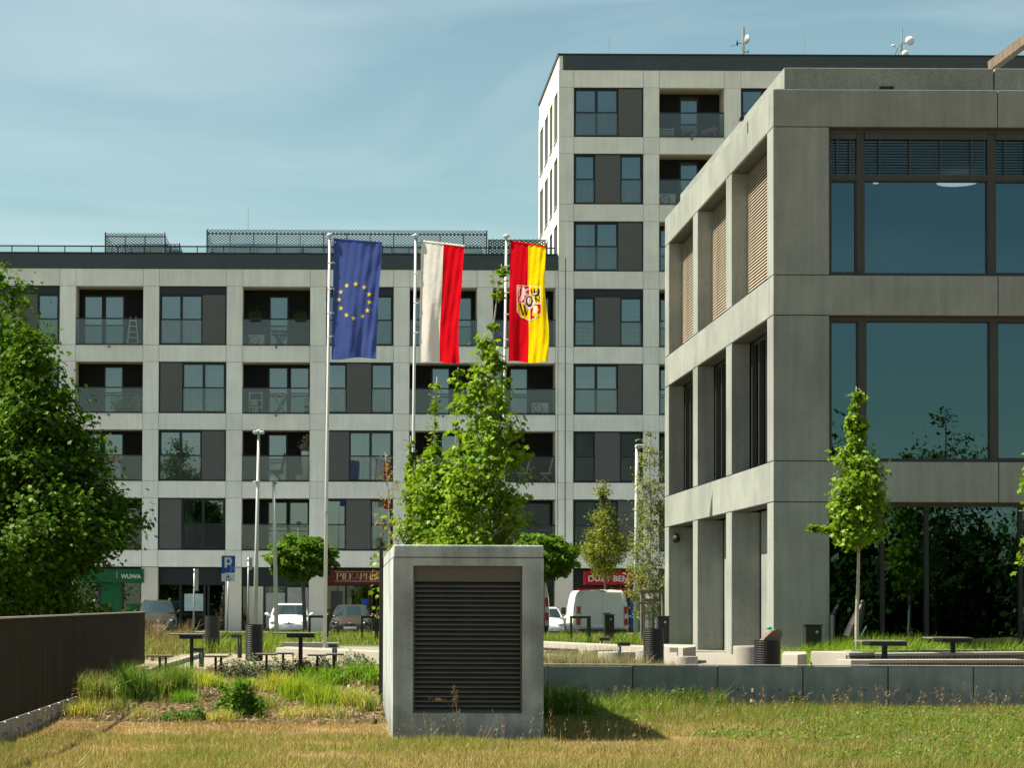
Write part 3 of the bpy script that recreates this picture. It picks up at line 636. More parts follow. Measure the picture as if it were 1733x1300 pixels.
mb.box(p[0]-.11, p[0]+.11, Y-.1, Y+.1, 26.4, 26.9); part(mb, 'bracket', M_STEEL, a)
mb = MB(); dish(mb, at(1263.5, 66, Y-.3), .21, (-.9, -.4, 0)); part(mb, 'dish', M_STEEL, a, smooth=True)
mb = MB(); dish(mb, at(1248, 72.5, Y-.3), .13, (.8, -.3, 0)); part(mb, 'dish', M_BLACK, a, smooth=True, label='small black dish')
part(MB().bar(at(1248, 73, Y), at(1264, 72, Y), .04).bar(at(1257, 88, Y), at(1267, 87, Y), .04).bar(at(1266.5, 84, Y), at(1266.5, 90, Y), .04).bar(at(1236, 78, Y), at(1249, 75, Y), .02), 'arm', M_STEEL, a)
p = at(1526, 97, Y); q = at(1526.5, 47, Y); a = thing('antenna_mast', 'antenna mast with two round white dishes on the tower roof', 'antenna', (p[0], Y, 25.2))
part(MB().tube([(p[0], Y, 25.2), (q[0], Y, q[2])], .035, 8).bar(at(1512, 97, Y), at(1526, 70, Y), .045).bar(at(1518, 97, Y), at(1526, 70, Y-.3), .03).bar(at(1518, 84, Y), at(1526, 86, Y), .03), 'mast', M_STEEL, a)
mb = MB(); mb.ellip(at(1540, 68.5, Y-.3), (.21, .12, .21), 20, 12); part(mb, 'dish', M_WHITE, a, smooth=True); mb = MB(); mb.ellip(at(1532, 90.5, Y-.3), (.16, .1, .16), 20, 12); part(mb, 'dish', M_WHITE, a, smooth=True)
part(MB().bar(at(1526, 73, Y), at(1540, 72, Y), .05), 'arm', M_STEEL, a); part(MB().ellip(at(1512, 76.5, Y), (.1, .07, .05)).bar(at(1513, 77, Y), at(1520, 83, Y), .03), 'small_antenna', M_WHITE, a, smooth=True)
# ================================================================== OFFICE BUILDING
OY, OX, OFY = 47.0, 8.955, 63.0
off = thing('office_building', 'three storey grey-brown concrete office building with deep grid facade and large dark windows', 'office building', (OX, OY, TER))
ZB = [(11.63, 12.43), (7.65, 8.50), (3.72, 4.58)]        # beams, top to bottom
ZF = [(8.50, 11.63), (4.58, 7.65), (TER-.1, 3.72)]       # openings
XR = 27.9
def opan(x0, x1, y0, y1, z0, z1, n='facade_panel', g=.008): 
    return part(MB().box(x0, x1, y0, y1, z0+g, z1-g), n, M_OFF, off, bev=.012)
PX = [OX, 13.68, 18.42, 23.16, XR]; PYS = [OY+.46, 50.1, 55.1, 58.0, OFY]
for z0, z1 in ZB:
    for a, b in zip(PX[:-1], PX[1:]): opan(a+(.008 if a > OX else 0), b-.008, OY, OY+.44, z0, z1, 'beam')
    for a, b in zip(PYS[:-1], PYS[1:]): opan(OX, OX+.44, a-.0+.004, b-.004, z0, z1, 'beam')
    part(MB().box(OX+.06, XR, OY+.06, OY+.40, z0-.012, z1+.012).box(OX+.06, OX+.40, OY+.3, OFY-.05, z0-.011, z1+.011), 'joint_core', M_CORE, off)
for i, (z0, z1) in enumerate(ZF):
    opan(OX, OX+1.175, OY, OY+.68, z0, z1, 'pillar')
    for a, b in ((52.1, 52.85), (57.15, 57.9), (62.25, OFY)): opan(OX, OX+(.66 if i == 2 else .43), a, b, z0, z1, 'pillar')
    opan(18.42-.55, 18.42+.55, OY, OY+.44, z0, z1, 'pillar'); opan(XR-1.1, XR, OY, OY+.44, z0, z1, 'pillar')
# parapet set back behind the top beam, roof, inner walls
ps = OX+.34
opan(ps+.0, 13.75, OY+.55, OY+.85, 12.3, 13.02, 'parapet'); opan(13.78, XR, OY+.55, OY+.85, 12.3, 13.02, 'parapet')
for a, b in ((OY+.86, 51.0), (51.01, 56.5), (56.51, 62.4)): opan(ps, ps+.3, a, b, 12.3, 13.02, 'parapet')
opan(ps+.31, XR, 62.1, 62.4, 12.3, 13.02, 'parapet')
part(MB().box(OX+.45, XR, OY+.45, OFY-.02, 12.1, 12.38), 'roof', M_OFF, off)
part(MB().box(11.32, 11.63, OY+.54, OY+.548, 12.52, 12.62), 'scupper', M_BLACK, off)
part(MB().box(OX+.45, XR, OFY-.3, OFY, TER-.1, 12.1), 'rear_wall', M_OFF, off); part(MB().box(XR-.3, XR, OY+.45, OFY-.31, TER-.1, 12.1), 'side_wall', M_OFF, off)
for z in (7.7, 3.78, TER-.08): part(MB().box(OX+.75, XR-.35, OY+.75, OFY-.35, z, z+.6 if z > 1 else z+.05), 'floor_slab', M_ROOM, off)
for z in (11.4,): part(MB().box(OX+.75, XR-.35, OY+.75, OFY-.35, z, z+.3), 'ceiling', M_ROOM, off)
part(MB().box(OX+.8, XR-.35, 54.2, 54.3, TER, 11.4), 'inner_wall', M_ROOM, off)
# ground floor wall behind the pillars on the left side
for a, b in ((OY+.69, 52.1), (52.86, 57.15), (57.91, 62.24)):
    part(MB().box(OX+.68, OX+.9, a, b, TER-.1, 3.72), 'recessed_wall', M_OFF, off)
    part(MB().box(OX+.60, OX+.68, a+.02, a+.28, TER, 3.70), 'window', M_BRONZE, off)
# left side windows: upper floor behind lowered tan blinds, middle floor open
for a, b in ((OY+.69, 52.09), (52.86, 57.14), (57.91, 62.24)):
    for i, (z0, z1) in enumerate(ZF[:2]):
        w = part(MB().box(OX+.46, OX+.56, a, a+.09, z0, z1).box(OX+.46, OX+.56, b-.09, b, z0, z1).box(OX+.46, OX+.56, a+.09, b-.09, z1-.1, z1).box(OX+.46, OX+.56, a+.09, b-.09, z0, z0+.1), 'window', M_BRONZE, off)
        part(MB().box(OX+.50, OX+.52, a+.09, b-.09, z0+.1, z1-.1), 'pane', M_OGLASS, w)
        if i == 0:
            mb = MB(); z = z0+.03
            while z < z1-.05: mb.add([(OX+.37, a+.05, z), (OX+.37, b-.05, z), (OX+.402, b-.05, z+.058), (OX+.402, a+.05, z+.058), (OX+.375, a+.05, z-.003), (OX+.375, b-.05, z-.003), (OX+.407, b-.05, z+.055), (OX+.407, a+.05, z+.055)], [(0, 3, 2, 1), (4, 5, 6, 7), (0, 1, 5, 4), (1, 2, 6, 5), (2, 3, 7, 6), (3, 0, 4, 7)]); z += .072
            part(mb, 'blind', M_SLAT, w, kind='stuff')
        else:
            for k in range(5): y = a+.5+k*(b-a-.9)/4; part(MB().box(OX+.40, OX+.50, y-.04, y+.04, z0+.1, z1-.1), 'mullion', M_BRONZE, w)
            for q, dz_ in ((.3, .5), (.7, .9)): part(MB().box(OX+.38, OX+.45, a+q, a+q+.06, z0+.02, z1-dz_), 'guide_rail', M_GWOOD, w)
# front windows
FW = OY+.26
def front_window(x0, x1, z0, z1, muls, transom=None, blinds=False):
    w = part(MB().box(x0+.002, x0+.065, FW-.1, FW+.08, z0+.002, z1-.002).box(x1-.065, x1-.002, FW-.1, FW+.08, z0+.002, z1-.002).box(x0+.065, x1-.065, FW-.1, FW+.08, z1-.10, z1-.002).box(x0+.065, x1-.065, FW-.1, FW+.08, z0+.002, z0+.05), 'window', M_BRONZE, off)
    e = [x0+.065]
    for m_ in muls: part(MB().box(m_-.08, m_+.08, FW-.08, FW+.07, z0+.051, z1-.101), 'mullion', M_BRONZE, w); e += [m_-.08, m_+.08]
    e.append(x1-.065)
    for a, b in zip(e[0::2], e[1::2]):
        fr = MB(); zt = z1-.1
        if transom:
            part(MB().box(a, b, FW-.09, FW+.06, transom-.13, transom), 'transom', M_BRONZE, w); part(MB().box(a+.02, b-.02, FW, FW+.02, transom+.001, zt), 'pane', M_OGLASS, w); zt = transom-.131
        narrow = b-a < 1
        t = .028 if narrow else .016
        part(MB().box(a, a+t, FW-.05, FW+.05, z0+.051, zt).box(b-t, b, FW-.05, FW+.05, z0+.051, zt).box(a+t, b-t, FW-.05, FW+.05, zt-t, zt).box(a+t, b-t, FW-.05, FW+.05, z0+.051, z0+.051+t*1.6), 'sash', M_BRONZE, w)
        part(MB().box(a+t, b-t, FW, FW+.02, z0+.051+t*1.6, zt-t), 'pane', M_OGLASS, w)
        if blinds:
            mb = MB(); z = transom+.05
            while z < z1-.16: mb.box(a+.02, b-.02, FW-.075, FW-.035, z, z+.008).box(a+.02, b-.02, FW-.078, FW-.072, z-.006, z+.008); z += .058
            mb.box(a+.01, b-.01, FW-.1, FW-.015, z1-.22, z1-.103)
            n = max(2, int((b-a)/.62))
            for k in range(n): xx = a+(b-a)*(k+.5)/n; mb.box(xx-.012, xx+.012, FW-.093, FW-.089, transom, z1-.2); mb.box(xx-.04, xx+.04, FW-.097, FW-.091, transom-.12, transom-.01)
            part(mb, 'blind', M_DSLAT, w, kind='stuff')
for (x0, x1) in ((OX+1.18, 17.86), (18.98, 26.79)):
    o = x0-(OX+1.18)
    front_window(x0, x1, *ZF[0], [10.83+o, 13.59+o, 14.62+o], 10.66, True); front_window(x0, x1, *ZF[1], [10.865+o, 13.63+o, 14.66+o])
    z0, z1 = ZF[2]; w = part(MB().box(x0+.002, x1-.002, FW-.04, FW+.06, z1-.08, z1-.002).box(x0+.002, x1-.002, FW-.04, FW+.06, z0+.1, z0+.3), 'window', M_BRONZE, off)
    e = [x0, 11.29+o, 12.22+o, 14.2+o, 16.1+o, x1]
    for m_ in e[1:-1]: part(MB().box(m_-.045, m_+.045, FW-.05, FW+.07, z0+.3, z1-.08), 'mullion', M_BLACK, w)
    for a, b in zip(e[:-1], e[1:]): part(MB().box(a+.05, b-.05, FW, FW+.02, z0+.3, z1-.08), 'pane', M_OGLASS, w)
part(MB().box(10.13, 10.17, OY-.35, OY+.2, TER, 1.35), 'glass_screen', M_BALG, off)
# lit round ceiling lamp and a few things seen inside the top floor
for _x, _y, _w in ((10.62, 49.6, 'left'), (12.2, 51.6, 'right')): solo(MB().cyl((_x, _y), .06, 11.30, 11.36, 16), 'ceiling_downlight', M_LAMP, 'tiny %s ceiling downlight inside the top floor office' % _w, 'downlight', 'ceiling downlights in the top floor office')
solo(MB().cyl((13.86, 50.8), .45, 11.17, 11.23, 40), 'ceiling_lamp', M_LAMP, 'round white ceiling lamp inside the top floor office', 'ceiling lamp')
# roof beam of timber at the right edge
_a, _b = at(1678, 112, 50.5), at(1800, 18, 46.5)+np.array([0, 1.2, 0]); _c = _a+(_b-_a)*2.4; part(MB().bar(_a, _c, .17, .22), 'roof_beam', M_WOOD, off, label='sloping timber beam over the roof edge'); part(MB().bar((_c[0], _c[1], 12.3), _c+np.array([0, 0, .1]), .2), 'roof_post', M_WOOD, off); part(MB().bar(_c+np.array([.1, 0, -.1]), (XR-.6, _c[1], _c[2]-.1), .16, .2), 'roof_beam', M_WOOD, off)
def office_chair(px, label):
    x = (px-585)/FPX*48.3; y = 48.3; z = 8.302; s = thing('office_chair', label, 'chair', (x, y, z), 'white chairs inside the top floor office'); part(MB().box(x-.22, x+.22, y-.2, y+.22, z+.44, z+.48), 'seat', M_WHITE, s, bev=.02); part(MB().obox((x, y+.2, z+.68), (.2, 0, 0), (0, .02, 0), (0, .05, .2)), 'backrest', M_WHITE, s)
    for sx in (-1, 1):
        for sy in (-1, 1): part(MB().bar((x+sx*.2, y+sy*.2, z), (x+sx*.15, y+sy*.15, z+.44), .025), 'leg', M_STEEL, s)
office_chair(1437, 'white chair behind the narrow top floor pane'); office_chair(1515, 'white chair behind the large top floor pane, left'); office_chair(1642, 'white chair behind the large top floor pane, right')
solo(MB().obox(at(1259.5, 201, 50.0)-np.array([.06, 0, 0]), (.045, 0, 0), (0, .07, 0), (.012, 0, .04)), 'wall_lamp', M_BLACK, 'small dark wall lamp on the sunlit top beam of the office', 'wall lamp')
p = at(1143, 911, 62.2); s = thing('security_camera', 'black dome security camera on the far recessed pillar of the office', 'camera', (p[0], p[1], p[2]))
part(MB().ellip((p[0], p[1]-.15, p[2]-.03), (.11, .11, .11)), 'dome', M_PLAST, s, smooth=True); part(MB().box(p[0]-.05, p[0]+.05, p[1]-.12, p[1]+.06, p[2]+.05, p[2]+.12), 'bracket', M_PLAST, s)

# ================================================================== THINGS ON THE BALCONIES
def ac_unit(px0, px1, zb, label, y=AY+.55):
    x0, x1 = X(px0), X(px1); h = (x1-x0)*.78; a = thing('air_conditioner', label, 'air conditioner', ((x0+x1)/2, y, zb), 'air conditioners on the balconies')
    part(MB().box(x0, x1, y, y+.34, zb+.05, zb+h), 'casing', M_WHITE, a, bev=.02); c = ((x0+x1)/2-.1, zb+h*.54); mb = MB(); r = h*.36
    ring = [(c[0]+r*math.cos(t), y-.012, c[1]+r*math.sin(t)) for t in np.linspace(0, 6.283, 25)]; mb.tube(ring, .018, 6, False)
    for k in range(3): a_ = k*2.09; mb.bar((c[0], y-.012, c[1]), (c[0]+r*math.cos(a_), y-.012, c[1]+r*math.sin(a_)), .05, .01)
    part(mb, 'fan_grille', M_DGREY, a); part(MB().box(x0+.05, x0+.13, y+.02, y+.3, zb, zb+.05).box(x1-.13, x1-.05, y+.02, y+.3, zb, zb+.05), 'foot', M_DGREY, a)
zr = [r[0] for r in rowsL]
ac_unit(418.5, 445, zr[0], 'white air conditioner on the balcony left of the blue flag')
ac_unit(902, 930, zr[1], 'white air conditioner on the balcony beneath the red and yellow flag')
ac_unit(1118, 1146, rowsT[1][0], 'white air conditioner on the tower balcony nearest the office roof edge', AY+.5)
# stepladder
s = thing('stepladder', 'aluminium stepladder against the dark wall of a top left balcony', 'stepladder', (X(219), AY+.9, zr[0]))
lx = X(219)
for sx in (-1, 1): part(MB().bar((lx+sx*.26, AY+.75, zr[0]), (lx+sx*.12, AY+1.0, zr[0]+1.35), .04), 'rail', M_WHITE, s); part(MB().bar((lx+sx*.26, AY+1.22, zr[0]), (lx+sx*.12, AY+1.02, zr[0]+1.33), .03), 'back_leg', M_WHITE, s)
for k in range(5): t = (k+.6)/5.2; w_ = .26-.14*t; part(MB().box(lx-w_, lx+w_, AY+.72+.25*t, AY+.82+.25*t, zr[0]+1.35*t-.02, zr[0]+1.35*t+.02), 'step', M_WHITE, s)
def planter(px, zb, label):
    x = X(px); s = thing('planter_box', label, 'planter', (x, AY-.08, zb), 'planters hung on the balcony rail left of the blue flag'); part(MB().box(x-.23, x+.23, AY-.12, AY+.03, zb-.16, zb+.02), 'trough', M_PLAST, s)
    n = 260; P = np.stack([x+RNG.normal(0, .15, n), AY-.05+RNG.normal(0, .07, n), zb+.02+np.abs(RNG.normal(0, .12, n))], -1); leaves('foliage', P, .07, M_LEAF, s, (.05, .11, .02), quad=True)
# leaf cloud builder -----------------------------------------------
MAPLE = np.array([(0, 0), (.42, -.08), (.34, .28), (.6, .5), (.24, .6), (0, 1), (-.24, .6), (-.6, .5), (-.34, .28), (-.42, -.08)])
DIAM = np.array([(0, 0), (.32, .42), (0, 1), (-.32, .42)])
def leaves(name, P, size, m, par, col, quad=False, var=.34, up=.5, kind=None, jitter=.45, light=None, out=None):
    """one mesh of leaf-shaped faces at points P; col = base leaf colour, varied leaf by leaf"""
    n = len(P); sh = DIAM if quad else MAPLE; k = len(sh)
    nor = RNG.normal(0, 1, (n, 3)); nor[:, 2] = np.abs(nor[:, 2])*.9+up
    if out is not None: nor += out*1.1
    nor /= np.linalg.norm(nor, axis=1)[:, None]
    r = RNG.normal(0, 1, (n, 3)); r[:, 2] -= .5; t = np.cross(nor, r); t /= np.linalg.norm(t, axis=1)[:, None]; b = np.cross(nor, t)
    s = size*(1-jitter+2*jitter*RNG.random(n)); lx, ly = sh[:, 0], sh[:, 1]
    V = P[:, None, :]+s[:, None, None]*(lx[None, :, None]*t[:, None, :]+(ly-.4)[None, :, None]*b[:, None, :]-(.35*np.abs(lx)+.18*ly*ly)[None, :, None]*nor[:, None, :])
    F = np.arange(n*k).reshape(n, k); c = np.array(col)[None, :]*(1+var*RNG.normal(0, 1, (n, 1))*.6)
    c = c*(1+np.array([.35, .0, -.1])*RNG.normal(0, .5, (n, 1))*var*2); c = np.clip(c, .004, .9)
    if light is not None: c = c*light[:, None]
    C = np.repeat(c, k, 0); off_ = np.array(OFF[par.name]) if par is not None else np.zeros(3)
    me = npmesh(name, V.reshape(-1, 3)-off_, F, m, C)
    return npobj(name, me, par, kind=kind)
planter(430.5, zr[0]+2.59*.45+.05, 'green plant in a dark planter box on the balcony rail above the air conditioner'); planter(507, zr[0]+2.59*.45+.05, 'green plant in a dark planter box at the right end of the balcony rail')
# folding tables, chairs, racks and others behind the balcony glass
def xtable(px0, px1, zb, h, label, m=M_CARD, top=M_CARD):
    x0, x1 = X(px0), X(px1); s = thing('folding_table', label, 'folding table', ((x0+x1)/2, AY+.7, zb))
    part(MB().box(x0, x1, AY+.45, AY+.95, zb+h-.03, zb+h), 'tabletop', top, s)
    for y in (AY+.5, AY+.9): part(MB().bar((x0+.1, y, zb), (x1-.1, y, zb+h-.03), .04), 'leg', m, s); part(MB().bar((x1-.1, y+.045, zb), (x0+.1, y+.045, zb+h-.03), .04), 'leg', m, s)
xtable(456, 484, zr[0], .72, 'dark folding table between the two planters on a balcony', M_DGREY, M_DGREY)
xtable(457, 486, zr[1], .95, 'tan folding table with crossed legs on the cluttered balcony', M_CURTC, M_CURTC)
def shelf(px0, px1, zb, h, label):
    x0, x1 = X(px0), X(px1); s = thing('shelf_unit', label, 'shelf', ((x0+x1)/2, AY+.7, zb))
    for x in (x0, x1): part(MB().box(x-.02, x+.02, AY+.5, AY+.9, zb, zb+h), 'side_panel', M_WHITE, s)
    for k in range(4): part(MB().box(x0+.021, x1-.021, AY+.5, AY+.9, zb+k*h/3.2, zb+k*h/3.2+.03), 'shelf', M_WHITE, s)
    part(MB().box(x0+.1, x1-.15, AY+.55, AY+.8, zb+.04, zb+.3).box(x0+.05, x0+.35, AY+.55, AY+.8, zb+.4, zb+.62), 'boxes', M_POSTER, s)
shelf(420, 441, zr[1], 1.0, 'white shelf unit with boxes at the left end of the cluttered balcony')
shelf(513, 523, zr[1], .75, 'narrow white shelf at the right end of the cluttered balcony')
def pot_plant(px, y, zb, h, w, label, col=(.06, .11, .03), pot=M_TERRA, ph=.35):
    x = X(px); s = thing('potted_plant', label, 'potted plant', (x, y, zb)); part(MB().lathe((x, y, zb), [(.13, 0), (.19, ph*.9), (.2, ph), (.17, ph)], 14), 'pot', pot, s, smooth=True)
    n = 180; leaves('foliage', np.stack([x+RNG.normal(0, w, n), y+RNG.normal(0, w*.6, n), zb+ph+np.abs(RNG.normal(0, h, n))], -1), .13, M_LEAF, s, col, quad=True)
pot_plant(229, AY+.5, zr[1], .2, .16, 'pale flowering plant in a terracotta pot on a left balcony', (.45, .48, .42)); pot_plant(199, AY+.6, zr[1], .28, .2, 'spiky tan houseplant beside the pale flowering pot', (.32, .25, .14), M_DGREY, .25)
pot_plant(505, AY+.5, zr[2], .1, .08, 'small green plant in a white pot on the balcony behind the twin street lamp', (.08, .12, .05), M_WHITE, .3)
pot_plant(516, AY+.5, zr[2], .3, .12, 'tall pale plant beside the white pot on the lamp balcony', (.4, .38, .3), M_WHITE, 1.35)
def armchair(px, zb, label, m=M_CARD, sc=1.):
    x = X(px); y = AY+.7; s = thing('balcony_chair', label, 'chair', (x, y, zb), None); w = .27*sc
    part(MB().box(x-w, x+w, y-.25, y+.25, zb+.40*sc, zb+.46*sc), 'seat', m, s); part(MB().obox((x+w*.9, y, zb+.75*sc), (.03, 0, .01), (0, .24, 0), (.09, 0, .36*sc)), 'backrest', m, s)
    for sx in (-1, 1):
        for sy in (-1, 1): part(MB().bar((x+sx*w*1.1, y+sy*.22, zb), (x-sx*w*.6, y+sy*.22, zb+.43*sc), .035), 'leg', m, s)
armchair(466, zr[2], 'tan folding chair behind the balcony glass near the twin street lamp', M_CARD, 1.15); armchair(886, zr[2], 'pale lounge chair on the dark balcony right of the big maple', M_FACI); armchair(925, zr[2], 'pale chair with cushion next to the lounge chair on the dark balcony', M_FACI)
s = thing('banner', 'red and white banner hung inside a left balcony railing', 'banner', (X(185), AY+.3, zr[2]+.1))
part(MB().box(X(167), X(203), AY+.14, AY+.16, zr[2]+.16, zr[2]+.82), 'panel', M_WHITE, s); part(MB().box(X(167), X(203), AY+.13, AY+.17, zr[2]+.82, zr[2]+1.08).box(X(167), X(203), AY+.13, AY+.17, zr[2]+.08, zr[2]+.16), 'red_border', M_BANNER, s)
s = thing('wall_picture', 'pale framed picture on the lowest left balcony wall', 'picture', (X(221), AY+1.2, zr[3]+1.4)); part(MB().box(X(211), X(231), AY+1.22, AY+1.28, zr[3]+1.42, zr[3]+1.85), 'frame', M_WHITE, s); part(MB().box(X(212.5), X(229.5), AY+1.205, AY+1.219, zr[3]+1.46, zr[3]+1.81), 'picture_panel', M_STEEL, s)
s = thing('planter_box', 'white planter box with green and violet plants on the lowest left balcony', 'planter', (X(215), AY+.4, zr[3])); part(MB().box(X(206), X(225), AY+.3, AY+.6, zr[3], zr[3]+.42), 'trough', M_WHITE, s); part(MB().box(X(208), X(223), AY+.28, AY+.299, zr[3]+.06, zr[3]+.33), 'front_panel', M_GREENP, s)
P = np.stack([RNG.uniform(X(207), X(224), 120), AY+.45+RNG.normal(0, .08, 120), zr[3]+.45+RNG.random(120)*.2], -1); leaves('flowers', P, .08, M_LEAF, s, (.22, .12, .24), quad=True)
for pxc, tilt, lab in ((1167, .1, 'left orange lounger cushion on the top tower balcony'), (1203, .35, 'right orange lounger cushion tilted up on the top tower balcony')):
    x = X(pxc); s = thing('lounger', lab, 'lounger', (x, AY+.6, rowsT[0][0]), 'loungers on the top tower balcony'); z = rowsT[0][0]
    part(MB().obox((x, AY+.6, z+.38), (.33, 0, .33*tilt), (0, .3, 0), (-.1*tilt, 0, .1)), 'cushion', M_ORANGE, s, bev=.05)
    for sx in (-1, 1): part(MB().bar((x+sx*.28, AY+.4, z), (x+sx*.2, AY+.4, z+.34+.3*tilt*sx), .04), 'leg', M_STEEL, s)
s = thing('drying_rack', 'white slatted rack at the left of the top tower balcony', 'drying rack', (X(1130), AY+.5, rowsT[0][0])); z = rowsT[0][0]
for k in range(6): part(MB().box(X(1118), X(1142), AY+.5, AY+.53, z+.08+k*.075, z+.11+k*.075), 'slat', M_WHITE, s)
for q in (1118, 1142): part(MB().box(X(q)-.02, X(q)+.02, AY+.531, AY+.56, z, z+.52), 'post', M_WHITE, s)

# ================================================================== VENTILATION SHAFT
bx0, bx1, by0, by1, bzt = .545, 2.262, 25.62, 32.4, 2.225
sh = thing('ventilation_shaft', 'square weathered concrete ventilation shaft with a dark louvred opening standing in the grass', 'ventilation shaft', ((bx0+bx1)/2, by0, -.05))
lx0, lx1, lz0, lz1 = at(699, 1100, by0)[0], at(884, 1100, by0)[0], at(800, 1208, by0)[2], at(800, 958, by0)[2]
zc = at(800, 945, by0)[2]
mb = MB().box(bx0, lx0, by0, by1, -.2, zc).box(lx1, bx1, by0, by1, -.2, zc).box(lx0, lx1, by0, by1, -.2, lz0).box(lx0, lx1, by0, by1, lz1, zc).box(lx0, lx1, by0+.5, by1-.01, lz0, lz1)
part(mb, 'concrete_wall', M_BOXC, sh)
part(MB().box(bx0+.002, bx1-.002, by0+.002, by1, zc+.007, bzt), 'concrete_cap', M_BOXC, sh, bev=.015)
part(MB().box(bx0+.012, bx1-.012, by0+.012, by1-.02, zc-.01, zc+.012), 'joint', M_CORE, sh)
part(MB().box(lx0, lx0+.02, by0+.04, by0+.2, lz0, lz1).box(lx1-.02, lx1, by0+.04, by0+.2, lz0, lz1).box(lx0+.02, lx1-.02, by0+.04, by0+.2, lz0, lz0+.02), 'louvre_frame', M_LOUV, sh)
zp = at(800, 985, by0)[2]
part(MB().box(lx0+.02, lx1-.02, by0+.05, by0+.08, zp, lz1), 'top_plate', M_LOUV, sh)
n = 27
for k in range(n):
    z = lz0+.02+(zp-lz0-.02)*k/n; h = (zp-lz0-.02)/n
    part(MB().add([(lx0+.021, by0+.055, z+.004), (lx1-.021, by0+.055, z+.004), (lx1-.021, by0+.16, z+h*1.25), (lx0+.021, by0+.16, z+h*1.25), (lx0+.021, by0+.055, z-.008), (lx1-.021, by0+.055, z-.008), (lx1-.021, by0+.165, z+h*1.15), (lx0+.021, by0+.165, z+h*1.15)],
        [(0, 1, 2, 3), (7, 6, 5, 4), (4, 5, 1, 0), (5, 6, 2, 1), (6, 7, 3, 2), (7, 4, 0, 3)]), 'slat', M_LOUV, sh)
part(MB().box(lx0+.02, lx1-.02, by0+.3, by0+.32, lz0, lz1), 'back_plate', M_BLACK, sh)
part(MB().box(.488, .538, by1-.02, by1+.06, .02, 2.36), 'cladding_edge', M_FENCE, sh, label='brown metal cladding edge at the rear of the shaft')
part(MB().box(.539, bx1+.02, by1+.002, by1+.05, .02, 2.22), 'cladding_panel', M_FENCE, sh)

# ================================================================== BROWN FENCE ON THE LEFT
fn = thing('metal_fence', 'long dark brown ribbed metal fence on a low concrete plinth', 'fence', (-3.83, 32, 0))
FXc = -3.80; y = 18.0; FE = 42.6
while y < FE-.2:
    y1 = min(y+1.2, FE); mb = MB(); yy = y+.012
    part(MB().box(FXc-.04, FXc-.02, y+.005, y1-.005, 1.345, 1.365), 'top_rail', M_FENCE, fn); part(MB().box(FXc-.04, FXc-.02, y+.005, y1-.005, .225, .24), 'bottom_rail', M_FENCE, fn)
    while yy < y1-.02: mb.box(FXc-.056, FXc+.004, yy, yy+.008, .225, 1.364); yy += .075
    part(mb, 'slat', M_FENCE, fn, kind='stuff'); part(MB().box(FXc-.046, FXc+.004, y+.002, y1-.002, 1.366, 1.385), 'cap', M_FENCEC, fn); y += 1.2
y = 18.0
while y < 36:
    part(MB().box(FXc-.12, FXc+.0, y+.006, y+.94, -.25, .21), 'plinth_block', M_PLINTH, fn, bev=.006); mb = MB()
    part(mb.ellip((FXc+.002, y+.47, .20), (.022, .03, .022), 8, 5), 'bolt', M_STEEL, fn); part(MB().bar((FXc+.004, y+.3, .07), (FXc+.004, y+.42, .095), .012, .006), 'tie_mark', M_CORE, fn); part(MB().bar((FXc+.004, y+.55, .09), (FXc+.004, y+.62, .06), .012, .006), 'tie_mark', M_CORE, fn); y += .95
part(MB().box(FXc-.12, FXc-.01, 36.1, FE, -.25, .21), 'plinth_block', M_PLINTH, fn)

# ================================================================== RETAINING WALL
rw = thing('retaining_wall', 'long low grey concrete retaining wall edging the grass', 'retaining wall', (6, WY, 0))
x = 1.745; k = 0
while x < 16:
    part(MB().box(x+.006, x+1.263, WY+RNG.uniform(-.006, .006), WY+.14, -.3, .638+RNG.uniform(-.004, .004)), 'wall_block', M_WALL, rw, bev=.012)
    for xx in (.3, .92): part(MB().ellip((x+xx, WY-.004, .29), (.02, .012, .012), 8, 5), 'tie_hole', M_CORE, rw)
    x += 1.27; k += 1
part(MB().box(1.6, 16, WY+.0, WY+.15, .646, .660), 'top_edge', M_WTOP, rw)
# ================================================================== FLAGS
FY_ = 56.0
def flagpole(pxt, pyt, pxb, label, rings):
    p = at(pxt, pyt, FY_); s = thing('flagpole', label, 'flagpole', (at(pxb, 1090, FY_)[0], FY_, TER), 'flagpoles in front of the apartment block')
    b = np.array([at(pxb, 1090, FY_)[0], FY_, TER]); t = np.array([p[0], FY_, p[2]])
    part(MB().tube([b, b+(t-b)*.45, t], [.050, .042, .030], 14), 'pole', M_GALV, s, smooth=True)
    part(MB().lathe(t, [(.03, -.02), (.085, .01), (.09, .05), (.03, .08)], 14), 'finial', M_GALV, s, smooth=True)
    part(MB().ellip(b, (.10, .10, .05)), 'base', M_GALV, s); part(MB().cyl(b+(t-b)*.33, .066, (b+(t-b)*.33)[2]-.04, (b+(t-b)*.33)[2]+.04, 12), 'collar', M_STEEL, s)
    for py in rings:
        q = b+(t-b)*((at(pxt, py, FY_)[2]-b[2])/(t[2]-b[2])); mb = MB(); mb.tube([q+np.array([.055*math.cos(a)+.02, .055*math.sin(a), .01*math.sin(2*a)]) for a in np.linspace(0, 6.283, 13)], .011, 6, False)
        mb.tube([q+np.array([.06, -.01, .0]), q+np.array([.10, -.02, .03]), q+np.array([.135, -.01, -.015])], .010, 6); part(mb, 'halyard_ring', M_FROPE, s)
    q = at(pxt, pyt+11, FY_); part(MB().bar((q[0]-.03, FY_, q[2]), (q[0]+.16, FY_-.01, q[2]+.02), .035), 'arm', M_STEEL, s)
    return s
flagpole(558, 400, 549.5, 'white flagpole carrying the blue flag with yellow stars', (445, 489, 530, 570)); flagpole(703.5, 401, 696, 'white flagpole carrying the white and red flag', (463, 513, 563)); flagpole(857, 402, 848.5, 'white flagpole carrying the red and yellow flag with a crest', (450, 495, 532, 575))
